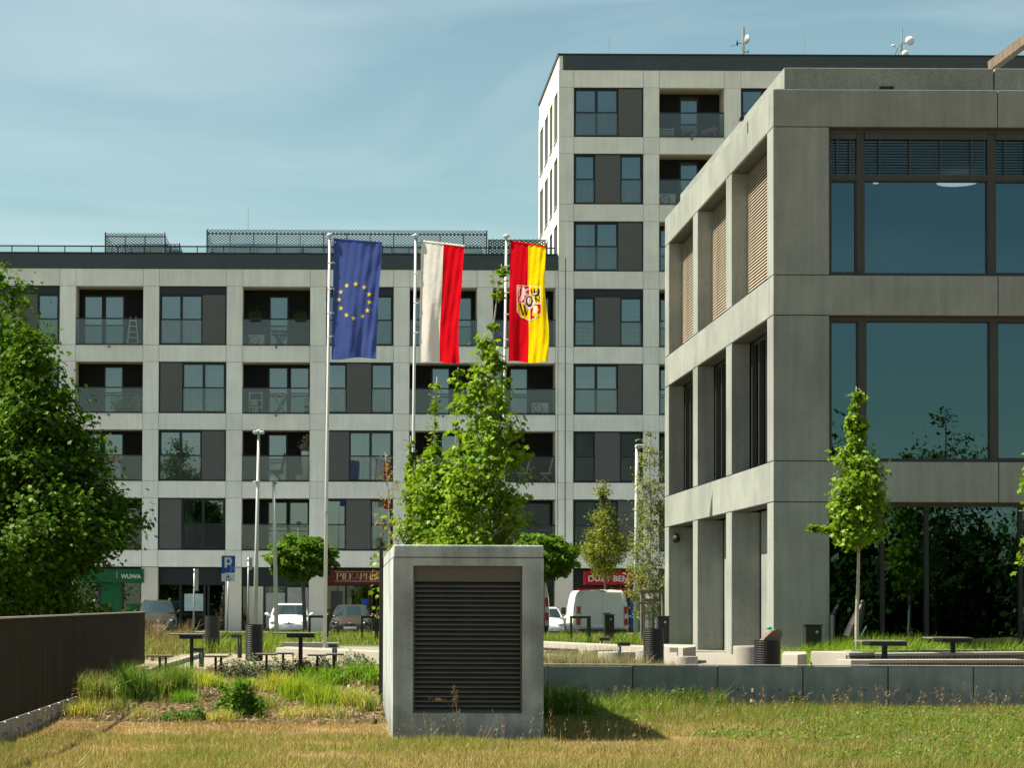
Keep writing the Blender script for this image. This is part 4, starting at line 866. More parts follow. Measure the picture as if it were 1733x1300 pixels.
class Flag:
    def __init__(s, TL_, TR_, BR, BL, ph, amp=.07):
        s.c = [np.array(a, float) for a in (TL_, TR_, BR, BL)]; s.ph = ph; s.amp = amp
    def px(s, u, v, bow=0):
        a, b, c, d = s.c; p = (a*(1-u)+b*u)*(1-v)+(d*(1-u)+c*u)*v
        return p[0]+2.2*math.sin(v*5.2+s.ph)*u*u+1.2*math.sin(v*9+s.ph*2)*u, p[1]+1.6*math.sin(u*7+s.ph)*v*v*(1 if v > .6 else 0)
    def disp(s, u, v):
        k = .35+.65*v; ph = s.ph
        return s.amp*k*(math.sin(8*u+1.9*v*v+ph)*.6+.4*math.sin(15*u-3.2*v+ph*1.7)*v+.3*math.sin(4*v+3*u+ph)+.5*(float(vnoise(u*3+ph*9, v*2.2, 1.))-.5)+.35*(float(vnoise(u*8+ph*3, v*3.1+5, 1.))-.5))+.016*math.sin(38*u+9*v+ph)*u+.010*math.sin(26*v+14*u+ph*3)*(.3+.7*u)*float(vnoise(u*4, v*4+ph, 1.))
    def pos(s, u, v, e=0.): x, y = s.px(u, v); return at(x, y, FY_-.78*u+s.disp(u, v)-e)
    def uv(s, x, y):
        u, v = .5, .5
        for _ in range(8):
            p = np.array(s.px(u, v)); h = 1e-3; du = (np.array(s.px(u+h, v))-p)/h; dv = (np.array(s.px(u, v+h))-p)/h
            d = np.linalg.solve(np.stack([du, dv], 1), np.array([x, y])-p); u += d[0]; v += d[1]
        return u, v
    def grid(s, u0, u1, n, m):
        V = [s.pos(u0+(u1-u0)*i/n, j/m) for j in range(m+1) for i in range(n+1)]; F = [(j*(n+1)+i, (j+1)*(n+1)+i, (j+1)*(n+1)+i+1, j*(n+1)+i+1) for j in range(m) for i in range(n)]
        return MB().add(V, F)
    def shape(s, pts, e, fan=True):
        """flat emblem drawn in picture pixels, laid on the cloth"""
        c = np.mean(pts, 0); V = []; pts = [np.array(p, float) for p in pts]; n = len(pts)
        dense = []
        for i in range(n):
            a, b = pts[i], pts[(i+1) % n]; k = max(1, int(np.linalg.norm(b-a)/4))
            for j in range(k): dense.append(a+(b-a)*j/k)
        V = [s.pos(*s.uv(*p), e) for p in dense]; N = len(V); return MB().add(V, [tuple(reversed(range(N)))])
ROD = lambda f, s, m: part(MB().tube([f.pos(u, 0)+np.array([0, 0, .012]) for u in np.linspace(0, 1, 9)], .022, 6), 'top_rod', m, s)
fl = Flag((565, 405), (643.5, 411.5), (638.5, 606), (561, 607.5), .6)
s = thing('flag', 'tall blue flag with a ring of twelve yellow stars on the left flagpole', 'flag', tuple(fl.pos(0, 0)), 'flags hung on tall poles')
part(fl.grid(0, 1, 40, 60), 'cloth', M_FB, s, smooth=True); ROD(fl, s, M_FB)
for zx, zy in ((796, 397), (853, 418), (885, 466), (889, 518), (874, 573), (842, 612), (783, 625), (735, 604), (697, 559), (684, 501), (697, 450), (736, 407)):
    x, y = zx/3.94+400, zy/3.94+380; pts = [(x+(4.6 if i % 2 == 0 else 1.8)*math.sin(i*math.pi/5), y-(4.9 if i % 2 == 0 else 1.9)*math.cos(i*math.pi/5)) for i in range(10)]
    part(MB().add([fl.pos(*fl.uv(*p), .014) for p in pts], [tuple(reversed(range(10)))]), 'star', M_STAR, s)
fl = Flag((713, 408.5), (785.5, 417), (775, 614), (709, 612.5), 2.1, .10)
s = thing('flag', 'tall flag split vertically white and red on the middle flagpole', 'flag', tuple(fl.pos(0, 0)), 'flags hung on tall poles')
part(fl.grid(0, .52, 22, 60), 'white_half', M_FW, s, smooth=True); part(fl.grid(.52, 1, 22, 60), 'red_half', M_FR, s, smooth=True); ROD(fl, s, M_FW)
fl = Flag((863.5, 409), (923.5, 418), (926.5, 613), (860.5, 612.5), 3.7, .08)
s = thing('flag', 'tall flag split vertically red and yellow with a shield crest on the right flagpole', 'flag', tuple(fl.pos(0, 0)), 'flags hung on tall poles')
part(fl.grid(0, .505, 22, 60), 'red_half', M_FR, s, smooth=True); part(fl.grid(.505, 1, 22, 60), 'yellow_half', M_FY, s, smooth=True); ROD(fl, s, M_FR)
zc_ = lambda pts: [(860+x/10.83, 440+y/10.83) for x, y in pts]
def inpoly(P, poly):
    x, y = P[:, 0], P[:, 1]; r = np.zeros(len(P), bool); n = len(poly)
    for a in range(n):
        (x0, y0), (x1, y1) = poly[a], poly[(a+1) % n]; c = (y0 > y) != (y1 > y); r ^= c & (x < (x1-x0)*(y-y0)/(y1-y0+1e-12)+x0)
    return r
def ln(a, b, w): a, b = np.array(a, float), np.array(b, float); d = (b-a)/np.linalg.norm(b-a); n = np.array([-d[1], d[0]])*w/2; return [tuple(a+n), tuple(b+n), tuple(b-n), tuple(a-n)]
ell = lambda cx, cy, rx, ry, n=28, k=0.: [(cx+rx*math.cos(a)*(1+k*math.cos(7*a)), cy+ry*math.sin(a)) for a in np.linspace(0, 6.283, n)[:-1]]
LAY = [('shield', M_FW, [[(160, 455), (600, 490), (612, 960), (560, 1030), (405, 1120), (230, 1050), (160, 950)]]),
 ('red_quarter', M_FR, [[(174, 470), (382, 484), (390, 785), (174, 775)], [(408, 804), (598, 814), (600, 955), (550, 1020), (408, 1098)]]),
 ('yellow_quarter', M_FY, [[(400, 486), (588, 502), (598, 798), (400, 786)], [(174, 792), (392, 802), (395, 1098), (240, 1038), (174, 942)]]),
 ('lion', M_FW, [[(250, 500), (290, 490), (310, 540), (360, 510), (372, 540), (320, 590), (360, 620), (330, 660), (290, 650), (300, 700), (240, 760), (195, 765), (205, 700), (240, 650), (250, 580)], [(180, 490), (232, 485), (228, 525), (205, 530), (215, 640), (186, 680), (196, 600), (182, 540)]]),
 ('eagle', M_FBLK, [[(415, 505), (436, 560), (462, 590), (470, 520), (488, 512), (500, 590), (538, 560), (555, 510), (580, 560), (575, 640), (535, 660), (510, 690), (480, 660), (430, 620), (410, 570)], ln((495, 680), (580, 770), 22), ln((490, 690), (520, 780), 22), ln((560, 640), (585, 720), 18), ln((500, 730), (580, 735), 16)]),
 ('crescent', M_FW, [[(432, 565), (455, 600), (490, 612), (528, 595), (548, 560), (533, 618), (490, 640), (447, 622)]]),
 ('letter', M_FBLK, [ln((215, 795), (278, 1020), 30), ln((278, 1020), (312, 850), 13), ln((292, 828), (336, 1020), 30), ln((336, 1020), (370, 880), 13), ln((192, 797), (245, 797), 12), ln((345, 880), (388, 880), 10), ln((270, 828), (320, 828), 10)]),
 ('saint_figure', M_FW, [[(465, 850), (500, 830), (540, 850), (555, 900), (530, 970), (440, 975), (455, 920)]]), ('saint_robe', M_FY, [[(435, 985), (540, 965), (555, 1040), (520, 1025), (500, 1050), (470, 1025), (435, 1020)], ln((530, 840), (555, 930), 16)]),
 ('medallion', M_FW, [ell(390, 768, 96, 132)]), ('hair', M_FBLK, [ell(388, 758, 62, 104, 60, .10)]), ('face', M_FW, [ell(386, 748, 37, 68)]), ('beard', M_FBLK, [ln((392, 700), (398, 770), 10), ln((370, 790), (400, 812), 12)])]
NX, NY = 92, 136; gx, gy = np.linspace(158, 614, NX+1), np.linspace(452, 1122, NY+1)
cc = np.stack(np.meshgrid((gx[:-1]+gx[1:])/2, (gy[:-1]+gy[1:])/2), -1).reshape(-1, 2); lab_ = np.full(len(cc), -1)
for q, (nm, m_, polys) in enumerate(LAY):
    for pl in polys: lab_[inpoly(cc, pl)] = q
lab_[~inpoly(cc, LAY[0][2][0])] = -1
GV = np.array([[fl.pos(*fl.uv(*zc_([(x, y)])[0]), .010) for x in gx] for y in gy]).reshape(-1, 3); cr = None
for q, (nm, m_, polys) in enumerate(LAY):
    ids = np.nonzero(lab_ == q)[0]
    if not len(ids): continue
    F = []; used = {}; V = []
    for c_ in ids:
        r_, k_ = divmod(int(c_), NX); f = []
        for a in (r_*(NX+1)+k_, (r_+1)*(NX+1)+k_, (r_+1)*(NX+1)+k_+1, r_*(NX+1)+k_+1):
            if a not in used: used[a] = len(V); V.append(GV[a])
            f.append(used[a])
        F.append(tuple(f))
    o = part(MB().add(V, F), 'crest' if q == 0 else nm, m_, s if q == 0 else cr)
    if q == 0: cr = o

# ================================================================== STREET LAMPS AND SIGNS
def mast(px_t, py_t, px_b, Y, r0, r1, s, name='pole', m=M_GALV, zb=None):
    t = at(px_t, py_t, Y); b = np.array([at(px_b, 1060, Y)[0], Y, float(hgt(0, Y)) if zb is None else zb]); part(MB().tube([b, (b+t)/2, t], [r0, (r0+r1)/2, r1], 12), name, m, s, smooth=True); return b, t
s = thing('street_lamp', 'tall white street lamp with two short lamp heads and a ring half way up', 'street lamp', (at(432, 1060, 78)[0], 78, .25), 'white street lamps'); b, t = mast(438, 732, 431.5, 78, .085, .045, s)
part(MB().box(t[0]-.2, t[0]-.02, 77.85, 78.15, t[2]-.06, t[2]+.05).box(t[0]+.02, t[0]+.2, 77.85, 78.15, t[2]-.06, t[2]+.05), 'lamp_head', M_GALV, s, bev=.04); part(MB().ellip((t[0], 78, t[2]+.06), (.08, .1, .04)), 'cap', M_GALV, s)
r = at(435.5, 815.5, 78); part(MB().lathe(r, [(.07, -.03), (.15, -.02), (.15, .02), (.07, .03)], 16), 'ring', M_GALV, s)
s = thing('street_lamp', 'white street lamp with one hooded head in front of the white hatchback', 'street lamp', (at(467, 1060, 78)[0], 78, .25), 'white street lamps'); b, t = mast(463, 812, 468.5, 78, .082, .05, s)
part(MB().loft([[(t[0]+a*w, 77.8+d, t[2]+z) for a, d in ((-1, 0), (1, 0), (1, .4), (-1, .4))] for w, z in ((.14, -.04), (.15, .02), (.09, .09), (.03, .11))]), 'lamp_head', M_GALV, s)
s = thing('street_lamp', 'white street lamp with a flat head and a red band beside the concrete office', 'street lamp', (at(1076, 1060, 72)[0], 72, .35), 'white street lamps'); b, t = mast(1078, 756, 1076, 72, .085, .05, s)
part(MB().box(t[0]-.06, t[0]+.28, 71.8, 72.1, t[2]-.05, t[2]+.06), 'lamp_head', M_GALV, s, bev=.03); q = at(1076.6, 980, 72); part(MB().cyl(q, .088, q[2]-.07, q[2]+.07, 16), 'band', M_REDS, s)
SY = 88.
s = thing('parking_sign', 'blue parking sign with a white P above a white wheelchair plate', 'traffic sign', (at(385, 1060, SY)[0], SY, .2)); mast(386.5, 975, 384.5, SY, .03, .03, s, m=M_STEEL)
a, b = at(375.3, 941, SY), at(398, 970, SY); part(MB().box(a[0], b[0], SY-.07, SY-.04, b[2], a[2]), 'blue_board', M_BLUES, s)
w_, h_ = b[0]-a[0], a[2]-b[2]
P_ = MB(); u = lambda x, z: (a[0]+w_*x, b[2]+h_*z)
def sbox(mb, x0, x1, z0, z1, y=SY-.078): p, q = u(x0, z0), u(x1, z1); mb.box(p[0], q[0], y, y+.006, p[1], q[1])
sbox(P_, .22, .40, .30, .90); sbox(P_, .401, .70, .78, .90); sbox(P_, .60, .77, .58, .779); sbox(P_, .401, .70, .46, .579); part(P_, 'letter', M_LETW, s)
P_ = MB(); 
for (x0, z0, x1, z1) in ((.68, .1, .95, .42), (.95, .1, .68, .42), (.68, .08, .68, .4), (.95, .08, .95, .4)): p, q = u(x0, z0), u(x1, z1); P_.bar((p[0], SY-.076, p[1]), (q[0], SY-.076, q[1]), .018, .006)
part(P_, 'symbol', M_POSTER, s)
a2, b2 = at(375, 971, SY), at(398, 984.5, SY); part(MB().box(a2[0], b2[0], SY-.07, SY-.04, b2[2], a2[2]), 'plate', M_LETW, s)
cx_, cz_ = (a2[0]+b2[0])/2, (a2[2]+b2[2])/2; Q = MB(); rr = .085
Q.tube([(cx_+rr*math.cos(t_), SY-.078, cz_-.04+rr*math.sin(t_)) for t_ in np.linspace(.9, 6.0, 16)], .011, 5); Q.bar((cx_-.01, SY-.078, cz_+.08), (cx_, SY-.078, cz_-.02), .022, .006).bar((cx_, SY-.078, cz_-.02), (cx_+.08, SY-.078, cz_-.02), .02, .006).bar((cx_+.08, SY-.078, cz_-.02), (cx_+.12, SY-.078, cz_-.09), .02, .006).ellip((cx_-.012, SY-.078, cz_+.115), (.022, .006, .022)); part(Q, 'wheelchair_symbol', M_BLACK, s)
def edge_sign(px, pyt, pyb, lab):
    s = thing('traffic_sign', lab, 'traffic sign', (at(px, 1060, SY)[0], SY, .2)); mast(px, pyt, px-1.5, SY, .035, .03, s, m=M_STEEL); t = at(px, pyt, SY); bz = at(px, pyb, SY)[2]
    part(MB().obox((t[0]+.08, SY+.02, (t[2]+bz)/2), (.055, .26, 0), (-.012, .004, 0), (0, 0, (t[2]-bz)/2)), 'board', M_STEEL, s); part(MB().box(t[0]-.05, t[0]+.09, SY-.03, SY+.03, t[2]-.12, t[2]-.08).box(t[0]-.05, t[0]+.09, SY-.03, SY+.03, bz+.1, bz+.14), 'clamp', M_DGREY, s)
edge_sign(420.5, 944, 965, 'sign seen edge on, on a grey post left of the twin street lamp'); edge_sign(329, 963, 1000, 'sign seen edge on, on a thin post by the dark entrance')

# ================================================================== VEHICLES
def car(name, label, cat, px, Y, W, paint, H=1.36, rot=0., z=.2, ck='hatch'):
    x = (px-585)/FPX*Y; root = thing(name, label, cat, (0, 0, 0)); k = W/1.68; hz = H/1.36
    S = [(0, .56, .34, .48, .52), (.05, .70, .24, .56, .62), (.22, .80, .18, .65, .73), (.75, .835, .17, .78, .87), (1.1, .84, .17, .84, .93), (2.4, .84, .18, .86, .9), (3.5, .83, .2, .88, .92), (3.95, .76, .3, .84, .88), (4.05, .6, .42, .68, .72)]
    rings = []
    for y, hw, zb, zs, zc in S:
        h = [(0, zb), (hw*.8, zb), (hw*.97, zb+.10), (hw, (zb+zs)/2), (hw*.97, zs-.06), (hw*.86, zs), (hw*.5, zc-.005), (0, zc)]
        rings.append([(a*k, y*k, b*hz) for a, b in h]+[(-a*k, y*k, b*hz) for a, b in reversed(h[1:-1])])
    # ring order so faces look outward
    body = part(MB().loft([list(reversed(r)) for r in rings]), 'body', paint, root, smooth=True); subsurf(body, 2)
    def cab(zf):  # 0..1 up the cabin -> half width, y front, y rear
        return (np.interp(zf, [0, .5, .9, 1], [.775, .70, .59, .50]), np.interp(zf, [0, .9, 1], [1.02, 1.78, 2.0]), np.interp(zf, [0, .45, .9, 1], [3.95, 3.8, 3.45, 3.2]))
    z0, z1 = .84, 1.36
    def ring(zf, e=0.):
        hw, yf, yr = cab(zf); hw += e; yf -= e; yr += e; z_ = z0+(z1-z0)*zf; pts = []
        for t in (-1, -.9, -.5, 0, .5, .9, 1): pts.append((hw*t, yf+.16*abs(t)**3, z_))
        for t in (.33, .66): pts.append((hw, yf+.16+(yr-yf-.3)*t, z_))
        for t in (1, .9, .5, 0, -.5, -.9, -1): pts.append((hw*t, yr-.14*abs(t)**3, z_))
        for t in (.66, .33): pts.append((-hw, yf+.16+(yr-yf-.3)*t, z_))
        return [(a*k, b*k, c*hz) for a, b, c in pts]
    zs_ = [0, .15, .3, .5, .7, .85, .93, 1]; mb = MB().loft([ring(q) for q in zs_]); mb.v.append((0, 2.6*k, (z1+.012)*hz)); part(mb, 'cabin', paint, root, smooth=True)
    def patch(i0, i1, q0, q1, e, shrink=.0):
        V = []; F = []; qs = np.linspace(q0, q1, 6); n = i1-i0+1
        for q in qs: r = ring(q, e); V += [r[i % 18] for i in range(i0, i1+1)]
        for a in range(5):
            for b in range(n-1): F.append((a*n+b, a*n+b+1, (a+1)*n+b+1, (a+1)*n+b))
        return MB().add(V, F)
    part(patch(1, 5, .10, .88, .012), 'windscreen', M_CGLASS, root, smooth=True); part(patch(6, 9, .14, .84, .010), 'side_window', M_CGLASS, root, smooth=True); part(patch(15, 18, .14, .84, .010), 'side_window', M_CGLASS, root, smooth=True); part(patch(10, 14, .3, .86, .012), 'rear_window', M_CGLASS, root, smooth=True)
    mb = MB(); mb.loft([[(w*math.cos(t)*k, (y+.05*abs(math.cos(t)))*k, (.50+h*math.sin(t))*hz) for t in np.linspace(0, 6.283, 21)[:-1]] for y, w, h in ((-.008, .40, .065), (.06, .41, .07))]); part(mb, 'grille', M_BLACK, root)
    part(MB().box(-.55*k, .55*k, .01, .1, .24*hz, .31*hz), 'lower_intake', M_BLACK, root, bev=.03)
    for sx in (-1, 1):
        h = part(MB().ellip((sx*.60*k, .17*k, .615*hz), (.19*k, .13*k, .068*hz)), 'headlight', M_LENS if ck == 'hatch' else M_CGLASS, root, smooth=True)
        part(MB().ellip((sx*.57*k, .075*k, .60*hz), (.06*k, .05*k, .035*hz)), 'lamp', M_LENS, h, smooth=True)
        part(MB().ellip((sx*.92*k, 1.22*k, .93*hz), (.09*k, .07*k, .062*hz)).bar((sx*.8*k, 1.25*k, .87*hz), (sx*.9*k, 1.24*k, .9*hz), .05), 'mirror', paint if ck != 'suv' else M_PLAST, root, smooth=True)
        part(MB().ellip((sx*.64*k, .04*k, .30*hz), (.11*k, .05, .05*hz)), 'fog_lamp', M_BLACK, root, smooth=True)
        for y in (.72, 3.25):
            mb = MB(); c = np.array([sx*.74*k, y*k, .31*hz]); mb.tube([c-[.10, 0, 0], c-[.08, 0, 0], c+[.08, 0, 0], c+[.10, 0, 0]], [.27, .31, .31, .27], 20); wh = part(mb, 'wheel', M_TYRE, root); part(MB().tube([c+[sx*.085, 0, 0], c+[sx*.105, 0, 0]], .2, 14), 'rim', M_RIM, wh)
    part(MB().box(-.26*k, .26*k, -.012, .02, .355*hz, .44*hz), 'number_plate', M_PLATE, root, bev=.004)
    part(MB().ellip((0, .03*k, .585*hz), (.05, .02, .025)), 'badge', M_STEEL, root)
    if ck == 'suv':
        for sx in (-1, 1): part(MB().tube([(sx*.52*k, 2.0*k, 1.37*hz), (sx*.54*k, 2.2*k, 1.41*hz), (sx*.54*k, 3.1*k, 1.41*hz), (sx*.5*k, 3.4*k, 1.34*hz)], .018, 6), 'roof_rail', M_STEEL, root)
    root.location = (x, Y, z); root.rotation_euler = (0, 0, rot); return root
car('parked_car', 'white hatchback parked nose out behind the white lamp post', 'car', 489, 89.5, 1.66, M_WHITEP, 1.345)
car('parked_car', 'dark brown sedan parked under the bakery sign', 'car', 593, 89.5, 1.66, M_BROWNP, 1.30, -.03, ck='sedan')
car('parked_car', 'black estate car with roof rails beside the green shop sign', 'car', 268, 89.0, 1.60, M_BLACKP, 1.46, .10, ck='suv')
car('parked_car', 'white car half hidden behind the ventilation shaft next to the white van', 'car', 922, 89.5, 1.72, M_WHITEP, 1.24, -.05)
def van(label, px, Y, W, H, z=.2):
    x = (px-585)/FPX*Y; s = thing('parked_van', label, 'van', (0, 0, 0), 'white panel vans seen from behind'); hw = W/2; L_ = 4.6
    def sec(y, f=1., dz=0.):
        pr = [(.0, .28), (.80, .28), (.97, .36), (1, .55), (1, .95), (.97, 1.25*H/1.86), (.90, 1.6*H/1.86), (.83, 1.77*H/1.86), (.74, 1.84*H/1.86), (.4, H-.002), (0, H)]
        h = [(a*hw*f, y, b-(dz if b > 1 else 0)) for a, b in pr]; return h+[(-a, y_, b) for a, y_, b in reversed(h[1:-1])]
    part(MB().loft([list(reversed(sec(*a))) for a in ((0, .955, .05), (.03, .985, .02), (.12, 1), (3.3, 1), (3.7, .97, .1), (4.1, .93, .6), (L_, .8, .75))]), 'body', M_VANP, s, smooth=True)
    for sx in (-1, 1):
        mb = MB(); x0, x1, xt = .012, hw*.80, hw*.72
        mb.prism_y([(sx*x0, .52), (sx*x1, .52), (sx*x1, 1.15*H/1.86), (sx*xt, H-.13), (sx*xt*.93, H-.08), (sx*x0, H-.075)][::(1 if sx > 0 else -1)], -.022, .02); part(mb, 'rear_door', M_VANP, s, bev=.012)
        mb = MB(); mb.loft([[(sx*hw*a, y, z_) for a, y in ((.83, -.03), (.96, -.022), (.99, .06), (.985, .12), (.83, .05))] for z_ in (.62, .85)]); tl = part(mb, 'tail_light', M_REDL, s)
        mb = MB(); mb.loft([[(sx*hw*a, y, z_) for a, y in ((.83, -.03), (.96, -.022), (.985, .06), (.98, .12), (.83, .05))] for z_ in (.851, 1.02)]); part(mb, 'indicator', M_LENS, tl)
        mb = MB(); mb.loft([[(sx*hw*a*f, y, z_) for a, y in ((.83, -.03), (.95, -.022), (.98, .06), (.975, .12), (.83, .05))] for z_, f in ((1.021, 1), (1.28, .985))]); part(mb, 'brake_light', M_REDL, tl)
        part(MB().box(min(sx*(hw+.02), sx*(hw+.2)), max(sx*(hw+.02), sx*(hw+.2)), 3.3, 3.42, .98, 1.25), 'mirror', M_PLAST, s, bev=.04)
        for y in (.8, 3.8):
            c = np.array([sx*(hw-.14), y, .31]); wh = part(MB().tube([c-[.11, 0, 0], c-[.09, 0, 0], c+[.09, 0, 0], c+[.11, 0, 0]], [.28, .32, .32, .28], 20), 'wheel', M_TYRE, s); part(MB().tube([c+[sx*.09, 0, 0], c+[sx*.112, 0, 0]], .19, 14), 'rim', M_RIM, wh)
    part(MB().box(-hw*.93, hw*.93, -.07, .06, .30, .47), 'bumper', M_PLAST, s, bev=.03); part(MB().box(-hw*.36, hw*.02, -.035, -.02, .53, .63), 'number_plate', M_PLATE, s)
    part(MB().box(-.11, .11, -.03, .02, H-.055, H-.02), 'brake_light', M_REDL, s); part(MB().box(.04, .30, -.05, -.02, 1.02, 1.055), 'handle', M_PLAST, s)
    s.location = (x, Y, z); return s
v1 = van('white panel van with plain rear doors parked under the red liquor sign', 1019.5, 80.2, 1.90, 1.88)
v2 = copy_tree(v1, ((886-585)/FPX*80.6, 80.6, .2), 'taller white van mostly hidden behind the ventilation shaft'); v2.scale = (1, 1, 1.24)

# ================================================================== STREET FURNITURE
def bin_(px, Y, r, h, label, z=None, ribs=True):
    x = (px-585)/FPX*Y; z = float(hgt(x, Y)) if z is None else z; s = thing('litter_bin', label, 'litter bin', (x, Y, z), 'black round litter bins'); pr = [(r*.9, 0), (r*.94, .03)]
    if ribs:
        n = int(h/.038)
        for k in range(n): zz = .03+(h-.05)*k/n; d = (h-.05)/n; pr += [(r*.955, zz+d*.1), (r, zz+d*.35), (r, zz+d*.75), (r*.955, zz+d*.98)]
    else: pr += [(r, .05), (r, h-.05)]
    pr += [(r*.99, h-.012), (r, h), (r*.88, h), (r*.86, h-.2)]
    part(MB().lathe((x, Y, z), pr, 28), 'body', M_BLACK, s, smooth=False); part(MB().lathe((x, Y, z), [(r*.86, h-.3), (r*.3, h-.28)], 20), 'liner', M_PLAST, s); return s
bin_(431, 44.6, .178, .73, 'black ribbed litter bin standing in front of the twin street lamp'); bin_(1106.5, 42.6, .196, .70, 'black ribbed litter bin behind the wall beside the round concrete seats'); bin_(1298.5, 35.4, .21, .60, 'black ribbed litter bin overfilled with cardboard and green rubbish')
bin_(360, 51, .166, .86, 'smooth tall dark bin left of the ribbed bin by the path', None, False)
x, Y, z = (1298.5-585)/FPX*35.4, 35.4, float(hgt(6.6, 35.4))+.60
s = thing('rubbish_bag', 'crumpled brown cardboard and green bag sticking out of the litter bin', 'rubbish', (x, Y, z-.1))
mb = MB(); rg = []
part(MB().loft([[(at(px_, py_, 35.4)[0]+ox, Y+oy, at(px_, py_, 35.4)[2]+ox*.5) for px_, py_ in ((1283, 1090), (1290, 1081), (1302, 1070), (1311, 1066), (1318, 1070), (1319, 1078), (1312, 1089))] for oy, ox in ((.11, .01), (.05, -.02), (-.06, 0), (-.12, .025))]), 'crumpled_cardboard', M_CARD, s); part(MB().ellip((x+.09, Y+.02, z+.04), (.085, .08, .075), 7, 5), 'green_bag', M_GREENB, s); part(MB().ellip((x+.035, Y, z+.19), (.045, .05, .028), 6, 4), 'green_bag', M_GREENB, s)
def boxbin(px0, px1, pyt, Y, label):
    x0, x1 = (px0-585)/FPX*Y, (px1-585)/FPX*Y; z0 = float(hgt(x0, Y)); zt = at(px0, pyt, Y)[2]; s = thing('box_bin', label, 'litter bin', ((x0+x1)/2, Y, z0), 'black square bins')
    part(MB().box(x0, x1, Y, Y+.3, z0+.0, zt), 'body', M_BLACK, s, bev=.01); part(MB().ellip((x1-.1, Y-.005, zt-.12), (.03, .01, .03)), 'lock', M_STEEL, s)
    part(MB().box(x0-.02, x1+.02, Y-.02, Y+.32, zt+.002, zt+.03), 'lid', M_BLACK, s)
boxbin(1024, 1040, 1042, 66, 'black square bin in front of the white van'); boxbin(1114, 1133, 1045, 54, 'black square bin against the office corner pillar'); boxbin(1364, 1391, 1060, 45.6, 'low black square box in the grass by the office corner')
def bollard(px, pyt, Y, side, label, pxa=None, w=9):
    x = (px-585)/FPX*Y; z0 = float(hgt(x, Y)); t = at(px, pyt, Y)[2]; r = w/2*Y/FPX; s = thing('bollard_light', label, 'bollard light', (x, Y, z0), 'L shaped bollard lights')
    part(MB().tube([(x, Y, z0-.05), (x, Y, t-.005)], r, 14), 'post', M_DGREY, s, smooth=True); xa = (pxa-585)/FPX*Y; part(MB().box(min(xa, x-r), max(xa, x+r), Y-r, Y+r, t-.0, t+.075), 'arm', M_DGREY, s, bev=.01)
bollard(342, 1104, 40.0, -1, 'nearest L shaped bollard light beside the left table', 323, 8.5); bollard(406.5, 1080, 47, -1, 'L shaped bollard light between the two dark bins', 391.5, 7.5)
bollard(567, 1097, 42, -1, 'L shaped bollard light at the right side of the middle table', 556, 8.5); bollard(1017.5, 1085, 52, 1, 'farther L shaped bollard light in the grass left of the wall bin', 1032, 5.5); bollard(1048.5, 1094, 43, 1, 'L shaped bollard light among the round concrete seats', 1067, 6.5)
def table(px, pyt, Y, w, label, legpx=7.5, ext=0):
    x = (px-585)/FPX*Y; z0 = float(hgt(x, Y)); t = at(px, pyt, Y)[2]; k = Y/FPX; s = thing('outdoor_table', label, 'table', (x, Y, z0), 'black single post tables'); hw = w*k/2
    part(MB().box(x-hw, x+hw, Y-.28, Y+.32, t-.075, t-.012), 'apron', M_BLACK, s); part(MB().box(x-hw-ext*k, x+hw+.01, Y-.31, Y+.36, t-.011, t+.008), 'tabletop', M_GWOOD, s); lw = legpx*k/2
    part(MB().box(x-lw, x+lw, Y-lw, Y+lw, z0-.1, t-.076), 'post', M_BLACK, s)
table(325.5, 1074, 38.0, 39, 'black single post table at the left end by the path', 6, 18); table(509.5, 1072, 38.0, 46, 'black single post table in the middle of the planting bed', 7, 24); table(1497, 1085.5, 36.5, 62, 'low black single post table nearest the litter bin with rubbish', 8, 13); table(1612.5, 1080, 38.5, 49, 'black single post table right of the other terrace table', 7, 18)
def stool(px, pyt, Y, w, label, legs, legpx=4):
    k = Y/FPX; x = (px-585)*k; z0 = float(hgt(x, Y)); t = at(px, pyt, Y)[2]; s = thing('stool', label, 'stool', (x, Y, z0), 'flat stools round the black tables')
    part(MB().box(x-w*k/2, x+w*k/2, Y-.19, Y+.19, t-.018, t+.01), 'seat', M_GWOOD, s)
    for q in legs: xq = (q-585)*k; part(MB().box(xq-legpx*k/2, xq+legpx*k/2, Y-.03+.02*(q % 2), Y+.03+.02*(q % 2), z0-.1, t-.019), 'leg', M_BLACK, s)
stool(272, 1110.5, 37.2, 44, 'flat two legged stool left of the left table', (271.5, 281.5)); stool(367, 1111, 37.2, 40, 'flat two legged stool right of the left table', (366, 375)); stool(451.5, 1107.5, 36.6, 36, 'flat stool farthest left at the middle table', (452,)); stool(481, 1106, 37.4, 33, 'flat stool just left of the middle table post', (480,)); stool(538, 1109, 36.6, 33, 'flat stool just right of the middle table post', (538,)); stool(567, 1107.5, 37.4, 32, 'flat stool farthest right at the middle table', (566,))
def rack(px0, px1, pyt, Y, label):
    k = Y/FPX; x0, x1 = (px0-585)*k, (px1-585)*k; z0 = float(hgt(x0, Y))-.05; t = at(px0, pyt, Y)[2]; s = thing('bike_rack', label, 'bike rack', ((x0+x1)/2, Y, z0), 'black square bike racks')
    part(MB().box(x0, x0+.06, Y-.03, Y+.03, z0, t).box(x1-.11, x1, Y-.05, Y+.05, z0, t).box(x0+.06, x1-.11, Y-.03, Y+.03, t-.07, t-.001), 'frame', M_BLACK, s, bev=.006); part(MB().box(x0+.0, x0+.08, Y-.05, Y+.05, z0, z0+.07), 'foot', M_BLACK, s)
rack(523, 557, 1042, 66, 'square black bike rack beside the white hatchback'); rack(611.5, 641, 1042.5, 66, 'square black bike rack beside the brown sedan'); rack(965, 1000, 1043, 63, 'square black bike rack in front of the white van')
